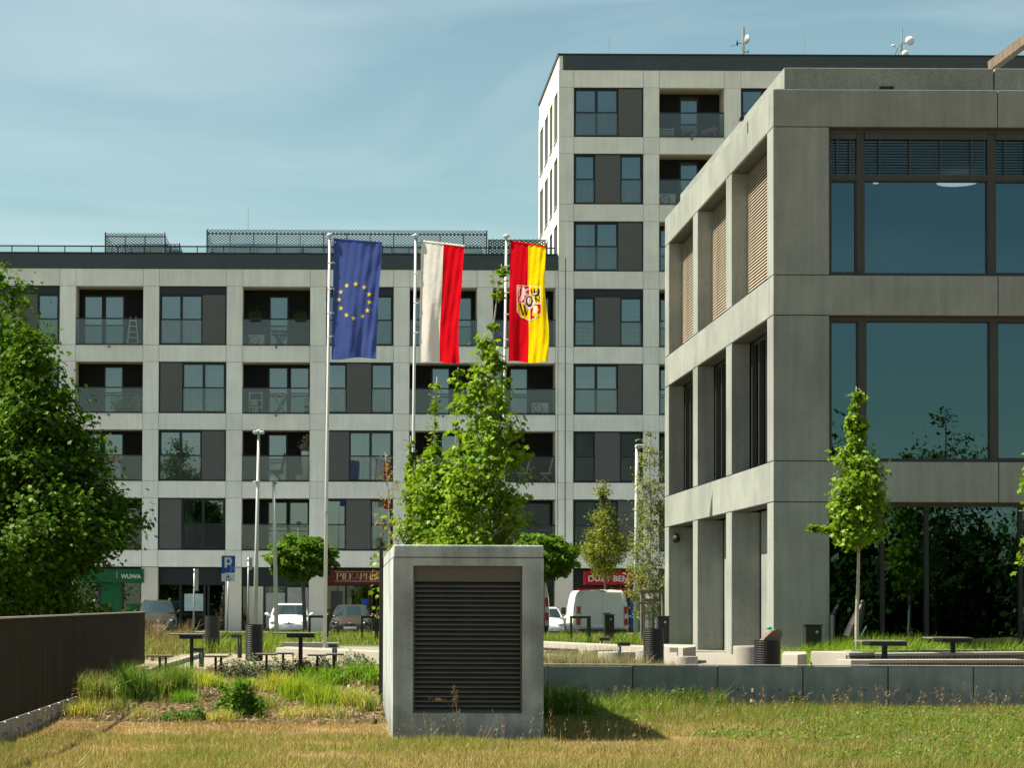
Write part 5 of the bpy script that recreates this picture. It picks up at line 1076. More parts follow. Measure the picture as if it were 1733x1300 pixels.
# concrete seats and benches on the plaza
def drum(px, pyt, Y, wpx, label, pyb=None):
    k = Y/FPX; x = (px-585)*k; z0 = float(hgt(x, Y)); t = at(px, pyt, Y)[2]; r = wpx*k/2; s = solo(MB().lathe((x, Y+r, 0), [(r*.97, z0-.05), (r, z0+.02), (r, t-.02), (r*.985, t)], 40), 'round_stool', M_WTOP, label, 'concrete stool', 'round concrete seats', bev=0)
drum(1274, 1094.5, 36.2, 56, 'tall round concrete seat left of the overfilled bin'); drum(1012, 1100.5, 48, 58, 'round concrete seat behind the bollard light, leftmost'); drum(1048, 1104.5, 43.5, 64, 'low wide round concrete seat nearest the wall on the left'); drum(1062, 1100, 52, 64, 'flat round concrete seat at the back of the left group'); drum(1101, 1101, 46, 46, 'round concrete seat half hidden by the black ribbed bin'); drum(1165, 1112, 37.5, 38, 'small low round concrete seat at the right of the group')
def bench(pts, z0, z1, label, slat=None, m=M_WTOP):
    s = thing('concrete_bench', label, 'bench', (pts[0][0], pts[0][1], z0), 'pale concrete benches'); part(MB().prism_z(pts, z0, z1), 'block', m, s, bev=.012); return s
def bpt(px, Y): return ((px-585)/FPX*Y, Y)
zt = lambda py, Y: at(900, py, Y)[2]
s = bench([bpt(900, 53), bpt(1112, 46.5), bpt(1118, 47.6), bpt(900, 54.4)], zt(1099, 50)-.02, zt(1090, 50), 'long low concrete bench with wood slats beneath behind the shaft'); mb = MB()
for i in range(26):
    t_ = i/26; p = np.array(bpt(905, 53.0))*(1-t_)+np.array(bpt(1005, 49.7))*t_; mb.box(p[0], p[0]+.075, p[1]+.02, p[1]+.5, zt(1104.5, 50), zt(1099.5, 50))
part(mb, 'slat', M_GWOOD, s, kind='stuff'); part(MB().prism_z([bpt(925, 54), bpt(1100, 48.2), bpt(1104, 48.8), bpt(925, 54.6)], TER-.05, zt(1104.6, 50)), 'foot', M_CORE, s)
s = bench([bpt(1118, 45.5), bpt(1156, 43), bpt(1178, 44.5), bpt(1178, 46.5), bpt(1122, 47.2)], TER-.05, zt(1094.5, 44), 'chunky concrete bench block left of the office side pillars'); part(MB().obox(((1146-585)/FPX*43.55, 43.55, zt(1099.5, 43.6)), (.115, -.075, 0), (.02, .03, 0), (0, 0, .045)), 'slat_inset', M_GWOOD, s)
bench([bpt(1323, 37.5), bpt(1350, 37), bpt(1365, 37.6), bpt(1365, 39.5), bpt(1327, 39.5)], TER-.05, zt(1106, 37.3), 'short concrete bench block right of the overfilled bin')
def slatted(A, B, depth, z0, z1, n, label, blk):
    """curved bench: solid end block, then slatted front under a pale top"""
    A, B = np.array(A), np.array(B); d = (B-A)/np.linalg.norm(B-A); nrm = np.array([-d[1], d[0]]); s = thing('slatted_bench', label, 'bench', (A[0], A[1], z0), 'slatted benches at the right of the plaza')
    part(MB().prism_z([A, A+d*blk, A+d*blk+nrm*depth, A+nrm*depth], z0, z1), 'end_block', M_WTOP, s, bev=.012); L_ = np.linalg.norm(B-A)-blk; mb = MB(); mb2 = MB()
    for i in range(n):
        t_ = blk+.02+L_*i/n; p = A+d*t_; q = p+d*(L_/n*.72); mb.prism_z([p+nrm*.01, q+nrm*.01, q+nrm*.05, p+nrm*.05], z0+.03, z1-.055)
    part(mb, 'front_slat', M_GWOOD, s, kind='stuff')
    part(MB().prism_z([A+d*(blk+.005), B, B+nrm*depth, A+d*(blk+.005)+nrm*depth], z1-.05, z1-.002), 'seat', M_WTOP, s); part(MB().prism_z([A+d*(blk+.005)+nrm*.06, B+nrm*.06, B+nrm*depth, A+d*(blk+.005)+nrm*depth], z0, z1-.051), 'core', M_CORE, s)
slatted(bpt(1372, 37.6), bpt(1437, 36.6), .5, TER-.05, zt(1102, 37), 1, 'bright concrete end block of the slatted bench ring', 1.0)
slatted(bpt(1431, 37.2), bpt(1760, 39.5), .45, TER-.02, zt(1104.5, 37.4), 60, 'rear slatted bench behind the two terrace tables', .05)
slatted(bpt(1440, 35.2), bpt(1740, 35.9), .5, TER-.05, zt(1115, 35.3), 46, 'front slatted bench just behind the retaining wall', .32)
slatted(bpt(1440, 43), bpt(1745, 45), .3, TER-.02, zt(1098, 43.5), 80, 'dark slatted edge of the planting strip before the office glass', .02)
def lowwall(pts, z0, z1, label): s = thing('low_wall', label, 'low wall', (pts[0][0], pts[0][1], z0)); part(MB().prism_z(pts, z0, z1), 'block', M_WTOP, s, bev=.01); return s
lowwall([bpt(447, 58), bpt(575, 58), bpt(575, 58.35), bpt(447, 58.35)], TER-.1, zt(1089.5, 58), 'grey concrete low wall behind the middle table'); lowwall([bpt(468, 50.5), bpt(660, 46.5), bpt(660, 47.6), bpt(486, 52)], TER-.1, zt(1101, 49), 'pale concrete low wall running behind the middle table to the shaft')
# bottle and folded board
p = gp(1274, 1188); s = thing('glass_bottle', 'brown glass bottle standing in the grass against the retaining wall', 'bottle', (p[0], WY-.35, 0)); x, y = at(1274, 1185, 33.1)[0], 33.1
part(MB().lathe((x, y, .0), [(.035, 0), (.038, .02), (.038, .19), (.016, .25), (.015, .32)], 14), 'body', M_BOTTLE, s, smooth=True); part(MB().cyl((x, y), .0385, .12, .17, 14), 'label', M_FENCEC, s); part(MB().cyl((x, y), .0165, .27, .325, 10), 'neck_foil', M_GOLD, s)
Y = 46.2; s = thing('folded_parasol', 'folded black parasol leaning by the sapling at the office glass', 'parasol', ((1450-585)/FPX*Y, Y, TER)); b_ = at(1440, 1080, Y); t_ = at(1460, 1022, Y)
part(MB().tube([b_, b_+(t_-b_)*.35, b_+(t_-b_)*.8, b_+(t_-b_)*.97], [.17, .15, .10, .05], 12), 'cover', M_BLACK, s); part(MB().ellip(t_, (.06, .06, .08)), 'knob', M_BLACK, s, smooth=True); part(MB().bar(at(1456, 1078, Y-.1), at(1466, 1060, Y-.1), .05, .02), 'strap', M_POSTER, s)
# timber guard round the birch
GYd = 66.; s = thing('tree_guard', 'grey timber frame guarding the slender birch', 'tree guard', ((1104-585)/FPX*GYd, GYd, .4)); k = GYd/FPX
for px, dy in ((1086, 0), (1122, 0), (1095, .8), (1112, .8)): x = (px-585)*k; part(MB().tube([(x, GYd+dy, .35), (x, GYd+dy, zt(998 if dy == 0 else 1002, GYd))], .045, 8), 'stake', M_GWOOD, s)
part(MB().box((1083-585)*k, (1126-585)*k, GYd-.06, GYd-.02, zt(1004, GYd), zt(998.5, GYd)), 'rail', M_GWOOD, s); part(MB().box((1080-585)*k, (1104-585)*k, GYd-.11, GYd-.07, zt(1022, GYd), zt(1019, GYd)), 'cross_rail', M_GWOOD, s); part(MB().box((1096-585)*k, (1124-585)*k, GYd+.72, GYd+.76, zt(1018, GYd), zt(1013, GYd)), 'cross_rail', M_GWOOD, s)
# ================================================================== TREES
def branchy(name, label, cat, base, prof, trunk_r, nb, leafsz, nleaf, col, bark, seed, clump=.16, quad=False, trunk_top=None, lean=(0, 0), zlow=None, rise=.7, group=None, extra=None, nlvar=.36, spread=1., up=.5, barek=.35, inner=.25):
    """tree with a tapered leader, limbs that rise to the crown outline and leaf clumps along them.
    prof: list of (height above base, crown radius)"""
    rs = np.random.default_rng(seed); base = np.array(base, float); s = thing(name, label, cat, tuple(base), group); hs = [h for h, r in prof]; H = hs[-1]; zl = hs[0]
    def axis(h): t = h/H; return base+np.array([lean[0]*t*t+.03*math.sin(h*1.3+seed)*min(1, h), lean[1]*t*t+.03*math.cos(h*1.1+seed)*min(1, h), h])
    n = 14; part(MB().tube([axis(H*i/n) for i in range(n+1)], [trunk_r*(1-.93*(i/n)**.8)+.004 for i in range(n+1)], 9), 'trunk', bark, s, smooth=True)
    rad = lambda h: np.interp(h, hs, [r for _, r in prof]); w = np.array([rad(h)**1.3+.04 for h in np.linspace(zl, H, 200)]); w /= w.sum()
    pts = []; mb = MB(); outs = []
    for i in range(nb):
        h = rs.choice(np.linspace(zl, H, 200), p=w); r = rad(h)*(.70+.38*rs.random()); az = rs.random()*2*math.pi; h0 = max(zl*.75 if zlow is None else zlow, h-r*rise*(.6+.8*rs.random())); a = axis(min(h0, H*.97)); e = axis(min(h, H))+np.array([r*math.cos(az), r*math.sin(az), 0]); m_ = (a+e)/2+np.array([0, 0, -.08*r])
        mb.tube([a, m_, e], [max(.006, trunk_r*.28*(1-h0/H)+.005), max(.005, trunk_r*.15), .004], 5, False)
        for q in range(max(3, int(3+r*3))):
            t = inner+(1.02-inner)*rs.random()**.75; p = (a*(1-t)**2+2*m_*t*(1-t)+e*t*t); rr = rad(p[2]-base[2]); pts.append((p, clump*(.45+.8*rs.random())*min(1, .15+rr*2.4), (p-axis(min(p[2]-base[2], H)))))
    # leader clumps
    for h in np.linspace(zl+(H-zl)*.3, H, int(4+(H-zl)*4)):
        if rad(h) > .055: pts.append((axis(h), min(clump, .015+rad(h)*.42), np.array([0, 0, .2])))
    for e in (extra or []): pts.append((np.array(e[:3]), e[3], np.array([0, 0, .2])))
    part(mb, 'limbs', bark, s)
    idx = rs.integers(0, len(pts), nleaf); P = np.array([p[0] for p in pts])[idx]+rs.normal(0, 1, (nleaf, 3))*np.array([p[1] for p in pts])[idx][:, None]*np.array([spread, spread, .8])
    o = np.array([p[2] for p in pts])[idx]; o = o/(np.linalg.norm(o, axis=1)[:, None]+1e-6)
    leaves('crown', P, leafsz, M_LEAF, s, col, quad=quad, var=nlvar, up=up, out=o); return s
G1 = (.135, .23, .016); G2 = (.055, .105, .014)
def tpx(px, Y, z=None): x = (px-585)/FPX*Y; return (x, Y, float(hgt(x, Y)) if z is None else z)
# the maples behind the shaft
Y = 39.; K = Y/FPX
branchy('maple_tree', 'tall bright green young maple with a thin bare-necked top behind the shaft', 'tree', tpx(808, Y), [(1.2, .72), (2.5, .74), (3.6, .68), (4.3, .56), (4.9, .46), (5.2, .26), (5.8, .22), (5.95, .04), (6.45, .03), (6.55, .11), (6.95, .09), (7.08, .03)], .055, 185, .082, 9800, G1, M_PBARK, 3, .13, lean=(.42, 0), rise=1.0)
branchy('maple_tree', 'broad bright green maple spreading over the left half of the shaft', 'tree', tpx(728, 40.5), [(1.0, .82), (2.2, .80), (2.9, .66), (3.4, .50), (3.75, .30), (4.0, .07), (4.4, .10), (4.8, .12), (5.1, .10), (5.25, .03)], .05, 165, .085, 8600, (.14, .235, .016), M_PBARK, 11, .15, lean=(.14, 0), rise=1.0)
branchy('maple_tree', 'lower bright green maple with a thin twiggy leader at the left of the group', 'tree', tpx(690, 42.), [(1.0, .5), (1.6, .42), (2.1, .22), (2.6, .08), (3.2, .09), (3.8, .07), (4.1, .09), (4.3, .03)], .04, 80, .088, 2600, (.12, .21, .016), M_PBARK, 17, .11, lean=(.06, 0), rise=1.0)
branchy('sapling', 'thin small maple shoot with a leafy tip between the two flags', 'tree', tpx(772, 42.5), [(4.4, .04), (5.2, .04), (5.45, .15), (5.65, .05)], .02, 10, .09, 110, G1, M_PBARK, 19, .07)
branchy('poplar_sapling', 'sparse yellowish sapling leaning at the left edge of the shaft', 'tree', tpx(660, 43.5), [(.9, .25), (1.8, .36), (2.4, .30), (3.0, .34), (3.6, .2), (4.1, .08)], .022, 26, .06, 330, (.22, .18, .04), M_PBARK, 23, .07, quad=True, lean=(-.1, 0), rise=.9)
# office sapling and its neighbour at the frame edge
Y = 43.6
branchy('maple_sapling', 'slim bright green maple sapling on a pale trunk before the office glass', 'tree', tpx(1451, Y), [(2.35, .22), (2.6, .48), (3.2, .50), (3.8, .47), (4.15, .36), (4.42, .15), (4.9, .20), (5.2, .13), (5.42, .04)], .045, 120, .078, 6000, (.14, .24, .018), M_PBARK, 5, .11, rise=.8, zlow=2.3, extra=[(*at(q, 893+(q-1370)*.12, Y-.05*(q % 3)), .05) for q in (1372, 1377, 1383, 1390, 1398, 1406, 1414)]*2)
branchy('maple_sapling', 'bright green maple sapling cut off by the right edge of the frame', 'tree', tpx(1776, 42.), [(1.6, .4), (2.6, .5), (3.6, .42), (4.3, .3), (4.8, .05)], .045, 50, .10, 1500, G1, M_PBARK, 6, .13)
# dark spreading tree behind the fence
branchy('linden_tree', 'big dark spreading tree behind the brown fence', 'tree', (-8.3, 62, -.3), [(1.7, .8), (2.6, .95), (3.2, 1.7), (3.9, 2.7), (5.0, 2.0), (6.8, 1.6), (8.0, .95), (9.0, .45), (9.4, .2)], .19, 190, .12, 40000, (.056, .118, .010), M_BARK, 31, .30, rise=.45, trunk_top=7, up=.7, lean=(-.5, 0))
branchy('linden_tree', 'second dark tree at the left frame edge, cut off by the frame', 'tree', (-10.0, 64, -.3), [(1.2, 1.9), (3, 2.3), (5, 2.5), (8, 2.1), (10, 1.5), (11.0, .7), (11.5, .2)], .17, 150, .12, 28000, (.056, .118, .010), M_BARK, 37, .30, rise=.4)
branchy('shrub', 'dark bush in the shade under the big tree', 'shrub', (-8.9, 70, .2), [(.2, 1.6), (1.0, 1.7), (1.8, 1.0), (2.3, .3)], .06, 50, .14, 3500, (.025, .05, .010), M_BARK, 38, .3)
# clipped globe trees
def globe(px, py, Y, rx, rz, label, seed, pxt):
    rs = np.random.default_rng(seed); c = at(px, py, Y); b = tpx(pxt, Y); s = thing('globe_tree', label, 'tree', b, 'clipped globe trees in front of the shops')
    part(MB().tube([b, (c[0]*.5+b[0]*.5, Y, (b[2]+c[2])/2), (c[0], Y, c[2])], [.085, .07, .06], 9), 'trunk', M_BARK, s, smooth=True); mb = MB(); n = 5200
    for i in range(16): a = rs.normal(0, 1, 3); a /= np.linalg.norm(a); a[2] = abs(a[2])*.7; mb.tube([c-np.array([0, 0, rz*.5]), c+a*np.array([rx, rx, rz])*.8], [.03, .008], 5, False)
    part(mb, 'limbs', M_BARK, s)
    ang = rs.normal(0, 1, (n, 3)); ang /= np.linalg.norm(ang, axis=1)[:, None]; lump = 1+.15*np.sin(ang[:, 0]*7+seed)*np.cos(ang[:, 1]*6+1)+.10*np.sin(ang[:, 2]*11+ang[:, 0]*5)+.05*np.sin(ang[:, 0]*19+ang[:, 2]*13); r = lump*(1-.45*rs.random(n)**2.2)
    ang[:, 2] = np.where(ang[:, 2] < 0, ang[:, 2]*.85, ang[:, 2]); P = c+ang*r[:, None]*np.array([rx, rx, rz]); leaves('crown', P, .14, M_LEAF, s, (.075, .15, .013), out=ang*1.2, var=.3)
globe(511, 945, 80, 1.22, .83, 'round clipped globe tree in front of the bakery shop front', 41, 518); globe(918, 945, 80, 1.25, .86, 'round clipped globe tree half hidden behind the shaft', 43, 919)
Y = 83.
branchy('young_tree', 'yellow green tiered young tree before the red liquor sign', 'tree', tpx(1025, Y), [(2.5, .4), (2.8, .75), (3.4, 1.0), (4.0, .82), (4.7, .52), (5.0, .28), (5.2, .10), (5.5, .30), (5.75, .28), (5.9, .08)], .06, 120, .085, 8500, (.15, .18, .026), M_BARK, 51, .15, quad=True, lean=(-.1, 0), rise=.5)
Y = 68.
branchy('birch_tree', 'slender pale birch inside the timber guard by the office corner', 'tree', tpx(1100, Y), [(.9, .45), (1.6, .75), (2.6, .72), (3.6, .55), (4.4, .60), (5.2, .42), (6.1, .26), (6.4, .08)], .05, 130, .07, 7000, (.16, .19, .05), M_BBARK, 53, .13, quad=True, rise=.8)
# trees on the camera's side, seen in the window reflections
def far_tree(x, y, h, r, label, seed, trunk=1.6, n=3600):
    return branchy('roadside_tree', label, 'tree', (x, y, 0), [(trunk, r*.6), (h*.35, r), (h*.6, r*.95), (h*.82, r*.6), (h, r*.1)], .2, 70, .30, n, (.05, .095, .014), M_BARK, seed, .5, quad=True, rise=.4, group='trees on the camera side of the lawn')
T0 = far_tree(22, -20, 15, 4.0, 'tall roadside tree across the lawn, mirrored in the glass', 61)
for i, (x, y, sc) in enumerate([(15.5, -24, .80), (30.6, -20, .78), (27, -23, .46), (24.5, -17, .40), (35.5, -21, .50), (33, -26, .42), (39, -22, .62), (44, -24, .5), (28.5, -14, .36), (20, -15, .36), (-14, -22, .85), (-24, -26, .95), (2, -30, .5), (8.5, -28, .62), (-5, -30, .55)]):
    c = copy_tree(T0, (x, y, 0), None, i*1.3); c.scale = (sc, sc, sc); c['label'] = 'roadside tree across the lawn, mirrored in the glass'
T0['label'] = 'roadside tree across the lawn, mirrored in the glass'

H0 = branchy('hedge_shrub', 'dense hedge shrub across the lawn, mirrored in the ground floor glass', 'shrub', (18, -15, 0), [(.2, 1.6), (1.5, 2.2), (3.2, 2.0), (4.6, 1.2), (5.4, .3)], .1, 70, .42, 3000, (.035, .07, .012), M_BARK, 71, .55, quad=True, rise=.4, group='hedge on the camera side of the lawn')
for i in range(1, 12):
    c = copy_tree(H0, (18+i*2.7, -15-(i % 3)*1.3, 0), None, i*2.1); c.scale = (1, 1, 1.12+.3*((i*7) % 5)/5)
# ================================================================== GRASS AND PLANTS
def blades(P, h, w, lean, cols, rng=RNG, seg=1):
    """grass blades: one triangle (seg 1) or a bent quad+tip as two triangles each (seg 2)"""
    n = len(P); az = rng.random(n)*2*math.pi; d = np.stack([np.cos(az), np.sin(az), np.zeros(n)], -1); t = np.stack([-np.sin(az+.6), np.cos(az+.6), np.zeros(n)], -1)
    h = np.broadcast_to(h, n); w = np.broadcast_to(w, n); ln = np.abs(rng.normal(0, 1, n))*lean
    tip = P+d*(h*ln)[:, None]+np.array([0, 0, 1.])*(h*np.sqrt(np.clip(1-(ln*.7)**2, .1, 1)))[:, None]
    if seg == 1:
        V = np.stack([P-t*(w/2)[:, None], P+t*(w/2)[:, None], tip], 1).reshape(-1, 3); return V, np.arange(n*3).reshape(n, 3), np.repeat(cols, 3, 0)
    mid = P+d*(h*ln*.28)[:, None]+np.array([0, 0, 1.])*(h*.58)[:, None]
    V = np.stack([P-t*(w/2)[:, None], P+t*(w/2)[:, None], mid+t*(w*.42)[:, None], mid-t*(w*.42)[:, None], tip], 1).reshape(-1, 3); i = np.arange(n)*5
    F = np.stack([np.stack([i, i+1, i+2], -1), np.stack([i, i+2, i+3], -1), np.stack([i+3, i+2, i+4], -1)], 1).reshape(-1, 3); return V, F, np.repeat(cols, 5, 0)
def vary(col, n, v=.25, rng=RNG): c = np.array(col)[None, :]*(1+v*rng.normal(0, .6, (n, 1))); return np.clip(c*(1+.15*rng.normal(0, .6, (n, 3))*np.array([1, .4, .6])), .003, .9)
def lawn():
    n = 330000; Yv = 19.8+(WY-.05-19.8)*RNG.random(n)**1.15; u = RNG.random(n); xl, xr = np.maximum(-.165*Yv-.3, -3.75), .315*Yv+.5; x = xl+(xr-xl)*u
    k = ~((x > bx0-.03) & (x < bx1+.03) & (Yv > by0-.03) & (Yv < by1+.1)) & ~((x < 1.9) & (Yv > 29.6+vnoise(x, Yv, 1.3)*.8-.4))
    k &= ~((vnoise(x+21, Yv+5, .95)+.35*(vnoise(x, Yv, 4.)-.5) < .13) & (RNG.random(n) < .7))
    x, Yv = x[k], Yv[k]; n = len(x); big = vnoise(x, Yv, .22); med = vnoise(x+40, Yv, .9); fine = vnoise(x+9, Yv+4, 3.1)
    straw = np.array([.31, .26, .135]); olive = np.array([.215, .205, .065]); green = np.array([.12, .205, .03]); rust = np.array([.26, .165, .095]); dkg = np.array([.038, .075, .020])
    right = sstep(2.2, 4.5, x); nearwall = right*sstep(WY-5.2, WY-1.2, Yv+1.6*(vnoise(x, Yv, .6)-.5)); shade_w = right*sstep(WY-5.5, WY-2.5, Yv)*(1-sstep(4.3, 5.6, x)); leftdry = (1-sstep(1.0, 2.5, x))*sstep(25.2, 27.5, Yv)
    pg = np.clip(.27+1.05*(med-.5)+.8*(big-.45)+.30*right+.35*shade_w-.38*leftdry+.2*(fine-.5), 0, 1)
    r = RNG.random(n); col = np.where((r < pg)[:, None], np.where((RNG.random(n) < .45)[:, None], green, olive), straw)
    col = np.where(((RNG.random(n) < .22+.55*leftdry-.15*right)[:, None]) & (r >= pg)[:, None], rust, col); col = np.where((RNG.random(n) < .10*right)[:, None], dkg, col)
    col = np.where((RNG.random(n) < .25)[:, None], olive, col)
    C = np.clip(col*(1+.30*RNG.normal(0, .7, (n, 1))), .004, .8)
    h = (.03+.06*RNG.random(n)+.09*(fine-.4)+.06*(med-.4))*(1-.45*leftdry)*(1+.25*right+1.1*shade_w*RNG.random(n)+.5*nearwall*RNG.random(n)); h = np.clip(h, .03, .6)
    tall = RNG.random(n) < .010; h = np.where(tall, h*2.3, h); P = np.stack([x, Yv, hgt(x, Yv)-.01], -1)
    V, F, c = blades(P, h, .006+.005*RNG.random(n), 1.05, C); npobj('lawn_grass', npmesh('lawn_grass', V, F, M_GRASS, c), kind='stuff')
    # stems with seed heads
    m = 950; xs_ = RNG.uniform(-3.3, 10.5, m); ys_ = RNG.uniform(21, WY-.2, m); kk = ~((xs_ > bx0-.05) & (xs_ < bx1+.05) & (ys_ > by0-.05)) & ~((xs_ < 1.9) & (ys_ > 29.3)); xs_, ys_ = xs_[kk], ys_[kk]; m = len(xs_); P = np.stack([xs_, ys_, hgt(xs_, ys_)], -1); h = .18+.2*RNG.random(m); ln = RNG.normal(0, .10, (m, 3)); ln[:, 2] = 0
    Vs, Fs, Cs = blades(P, h, .004, .25, vary((.34, .25, .13), m)); o = []
    head = Vs.reshape(m, 3, 3)[:, 2]; q = 7; Ph = np.repeat(head, q, 0)+RNG.normal(0, 1, (m*q, 3))*np.array([.012, .012, .03]); V2, F2, C2 = blades(Ph, .028, .007, .8, vary((.34, .24, .15), m*q))
    npobj('seed_heads', npmesh('seed_heads', np.concatenate([Vs, V2]), np.concatenate([Fs, F2+len(Vs)]), M_DRY, np.concatenate([Cs, C2])), kind='stuff')
    # broad-leaved weeds in the lawn, thicker on the right
    m = 12000; xs_ = RNG.uniform(-3.2, 10.6, m); ys_ = RNG.uniform(20.5, WY-.15, m); kk = (vnoise(xs_+7, ys_, .55)+.35*sstep(3, 8, xs_)-.3*(1-sstep(1, 3, xs_)) > .62) & ~((xs_ > bx0-.05) & (xs_ < bx1+.05) & (ys_ > by0-.05)) & ~((xs_ < 1.9) & (ys_ > 29.3)); xs_, ys_ = xs_[kk], ys_[kk]; q = 9; m = len(xs_)
    Ph = np.repeat(np.stack([xs_, ys_, hgt(xs_, ys_)+.05], -1), q, 0)+RNG.normal(0, 1, (m*q, 3))*np.array([.06, .06, .02]); leaves('lawn_weeds', Ph, .034, M_LEAF, None, (.10, .18, .03), quad=True, kind='stuff', var=.35)
lawn()
# bark mulch chips on the planting bed
n = 9000; x = RNG.uniform(-3.7, 1.6, n); y = RNG.uniform(28.9, 39.5, n); ax = RNG.normal(0, 1, (n, 3)); ax[:, 2] *= .35; ax /= np.linalg.norm(ax, axis=1)[:, None]; bx_ = np.cross(ax, np.array([0, 0, 1.])+RNG.normal(0, .4, (n, 3))); bx_ /= np.linalg.norm(bx_, axis=1)[:, None]
P = np.stack([x, y, hgt(x, y)+.012], -1); l_ = (.02+.04*RNG.random(n))[:, None]; w_ = (.008+.014*RNG.random(n))[:, None]
V = np.stack([P-ax*l_-bx_*w_, P+ax*l_-bx_*w_, P+ax*l_+bx_*w_, P-ax*l_+bx_*w_], 1).reshape(-1, 3); npobj('bark_mulch', npmesh('bark_mulch', V, np.arange(n*4).reshape(n, 4), M_DRY, np.repeat(vary((.17, .115, .085), n, .6), 4, 0)), kind='stuff')
def tussock(px, pyb, hpx, wpx, n, col, label, name='ornamental_grass', cat='grass clump', lean=.6, bw=.009, Y=None, tipcol=None, seg=2, group=None, m=M_GRASS):
    b = gp(px, pyb) if Y is None else np.array([(px-585)/FPX*Y, Y, float(hgt((px-585)/FPX*Y, Y))]); k = b[1]/FPX; r = wpx*k/2; P = b+RNG.normal(0, 1, (n, 3))*np.array([r*.42, r*.42, 0]); P[:, 2] = hgt(P[:, 0], P[:, 1])-.02
    C = vary(col, n, .3)
    if tipcol is not None: C = np.where((RNG.random(n) < .35)[:, None], vary(tipcol, n, .25), C)
    V, F, c = blades(P, .86*hpx*k*(.55+.6*RNG.random(n)), bw*(.7+.6*RNG.random(n)), lean, C, seg=seg); o = npobj(name, npmesh(name, V-b, F, m, c), None, tuple(b)); return setp(o, label, cat, group)
LG = (.14, .215, .04); BG = (.20, .32, .03); YG = (.33, .37, .055); STR = (.40, .33, .17); DG = (.035, .085, .014)
gr = 'ornamental grasses in the planting bed'
for a in [(122, 1192, 70, 46, 500, LG, 'tall wispy grass clump at the end of the fence plinth', .45, STR), (165, 1196, 72, 60, 700, LG, 'tall feathery grass clump second from the fence', .5, STR), (222, 1186, 78, 70, 800, (.085, .18, .026), 'dense dark green tall grass clump in front of the path', .45, LG), (262, 1182, 60, 60, 650, LG, 'tall soft grass clump below the left stools', .55, STR), (300, 1180, 78, 64, 700, (.11, .21, .03), 'tall grass clump rising in front of the left table', .5, LG), (312, 1190, 30, 50, 420, (.13, .27, .022), 'short bright green grass tuft left of the round shrub', .7, None),
          (140, 1214, 42, 60, 420, YG, 'low yellowing grass clump beside the plinth', .7, STR), (352, 1164, 34, 60, 480, YG, 'yellow green grass cushion right of the left table', .7, None), (190, 1206, 36, 70, 380, LG, 'low loose grass clump on the bark left of the bed', .8, STR),
          (470, 1172, 46, 70, 600, YG, 'pale yellow grass mound right of the round shrub', .8, (.36, .34, .10)), (505, 1186, 54, 70, 600, BG, 'bright green upright grass clump in the middle of the bed', .45, YG), (548, 1196, 50, 70, 600, BG, 'bright green grass clump near the shaft front', .5, YG), (600, 1196, 44, 66, 500, YG, 'sparse yellow green grass clump left of the shaft', .6, STR), (448, 1200, 34, 60, 360, LG, 'low grass tuft at the right foot of the round shrub', .7, STR), (625, 1205, 38, 40, 300, LG, 'small grass tuft against the side of the shaft', .6, STR),
          (375, 1222, 30, 50, 300, YG, 'tawny grass tuft at the left foot of the round shrub', .8, STR), (500, 1215, 30, 70, 380, STR, 'straw coloured grass patch in front of the bright clumps', .8, YG), (560, 1214, 30, 80, 420, STR, 'straw coloured grass patch near the shaft', .8, LG), (240, 1216, 26, 60, 300, STR, 'straw coloured tuft on the bark in front of the tall grasses', .8, LG), (410, 1165, 26, 60, 380, BG, 'low bright green tuft behind the round shrub', .7, YG), (330, 1150, 26, 60, 300, STR, 'pale dry tuft at the foot of the nearest bollard light', .8, LG), (530, 1172, 40, 60, 420, (.07, .15, .02), 'mid green grass clump between the day lilies', .5, BG), (95, 1200, 60, 30, 260, STR, 'thin straw clump touching the fence plinth', .5, LG)]:
    tussock(a[0], a[1], a[2], a[3], a[4], a[5], a[6], lean=a[7], tipcol=a[8], group=gr)
for a in [(560, 1160, 40, 70, 500, 'strap leaved day lily clump behind the yellow grass'), (605, 1150, 40, 64, 450, 'strap leaved day lily clump nearest the shaft'), (636, 1160, 44, 50, 380, 'dark strap leaved clump tucked against the shaft'), (530, 1150, 30, 56, 360, 'small strap leaved day lily clump below the middle stools')]:
    tussock(a[0], a[1], a[2], a[3], a[4], (.09, .19, .02), a[5], 'day_lily', 'plant', .9, .016, tipcol=BG, group='day lilies in the planting bed')
def bush(px, pyb, wpx, hpx, n, sz, col, label, name='shrub', cat='shrub', quad=True, Y=None, group=None, flat=1.):
    b = gp(px, pyb) if Y is None else np.array([(px-585)/FPX*Y, Y, float(hgt((px-585)/FPX*Y, Y))]); k = b[1]/FPX; r, h = wpx*k/2, hpx*k; s = thing(name, label, cat, tuple(b), group); a = RNG.normal(0, 1, (n, 3)); a /= np.linalg.norm(a, axis=1)[:, None]; a[:, 2] = np.abs(a[:, 2]); l = 1+.22*np.sin(a[:, 0]*6+px)*np.cos(a[:, 1]*5)+.12*np.sin(a[:, 2]*9+a[:, 0]*7); P = b+a*(l*(1-.5*RNG.random(n)**2))[:, None]*np.array([r, r, h])
    leaves('foliage', P, sz, M_LEAF, s, col, quad=quad, out=a, var=.32); mb = MB()
    for i in range(9): q = RNG.normal(0, 1, 3); q /= np.linalg.norm(q); q[2] = abs(q[2])+.3; mb.tube([b-np.array([0, 0, .03]), b+q*np.array([r, r, h])*.7], [.010, .004], 5, False)
    part(mb, 'stem', M_BARK, s); return s
bush(408, 1214, 82, 62, 2600, .055, (.07, .15, .014), 'round dark green shrub in the middle of the planting bed')
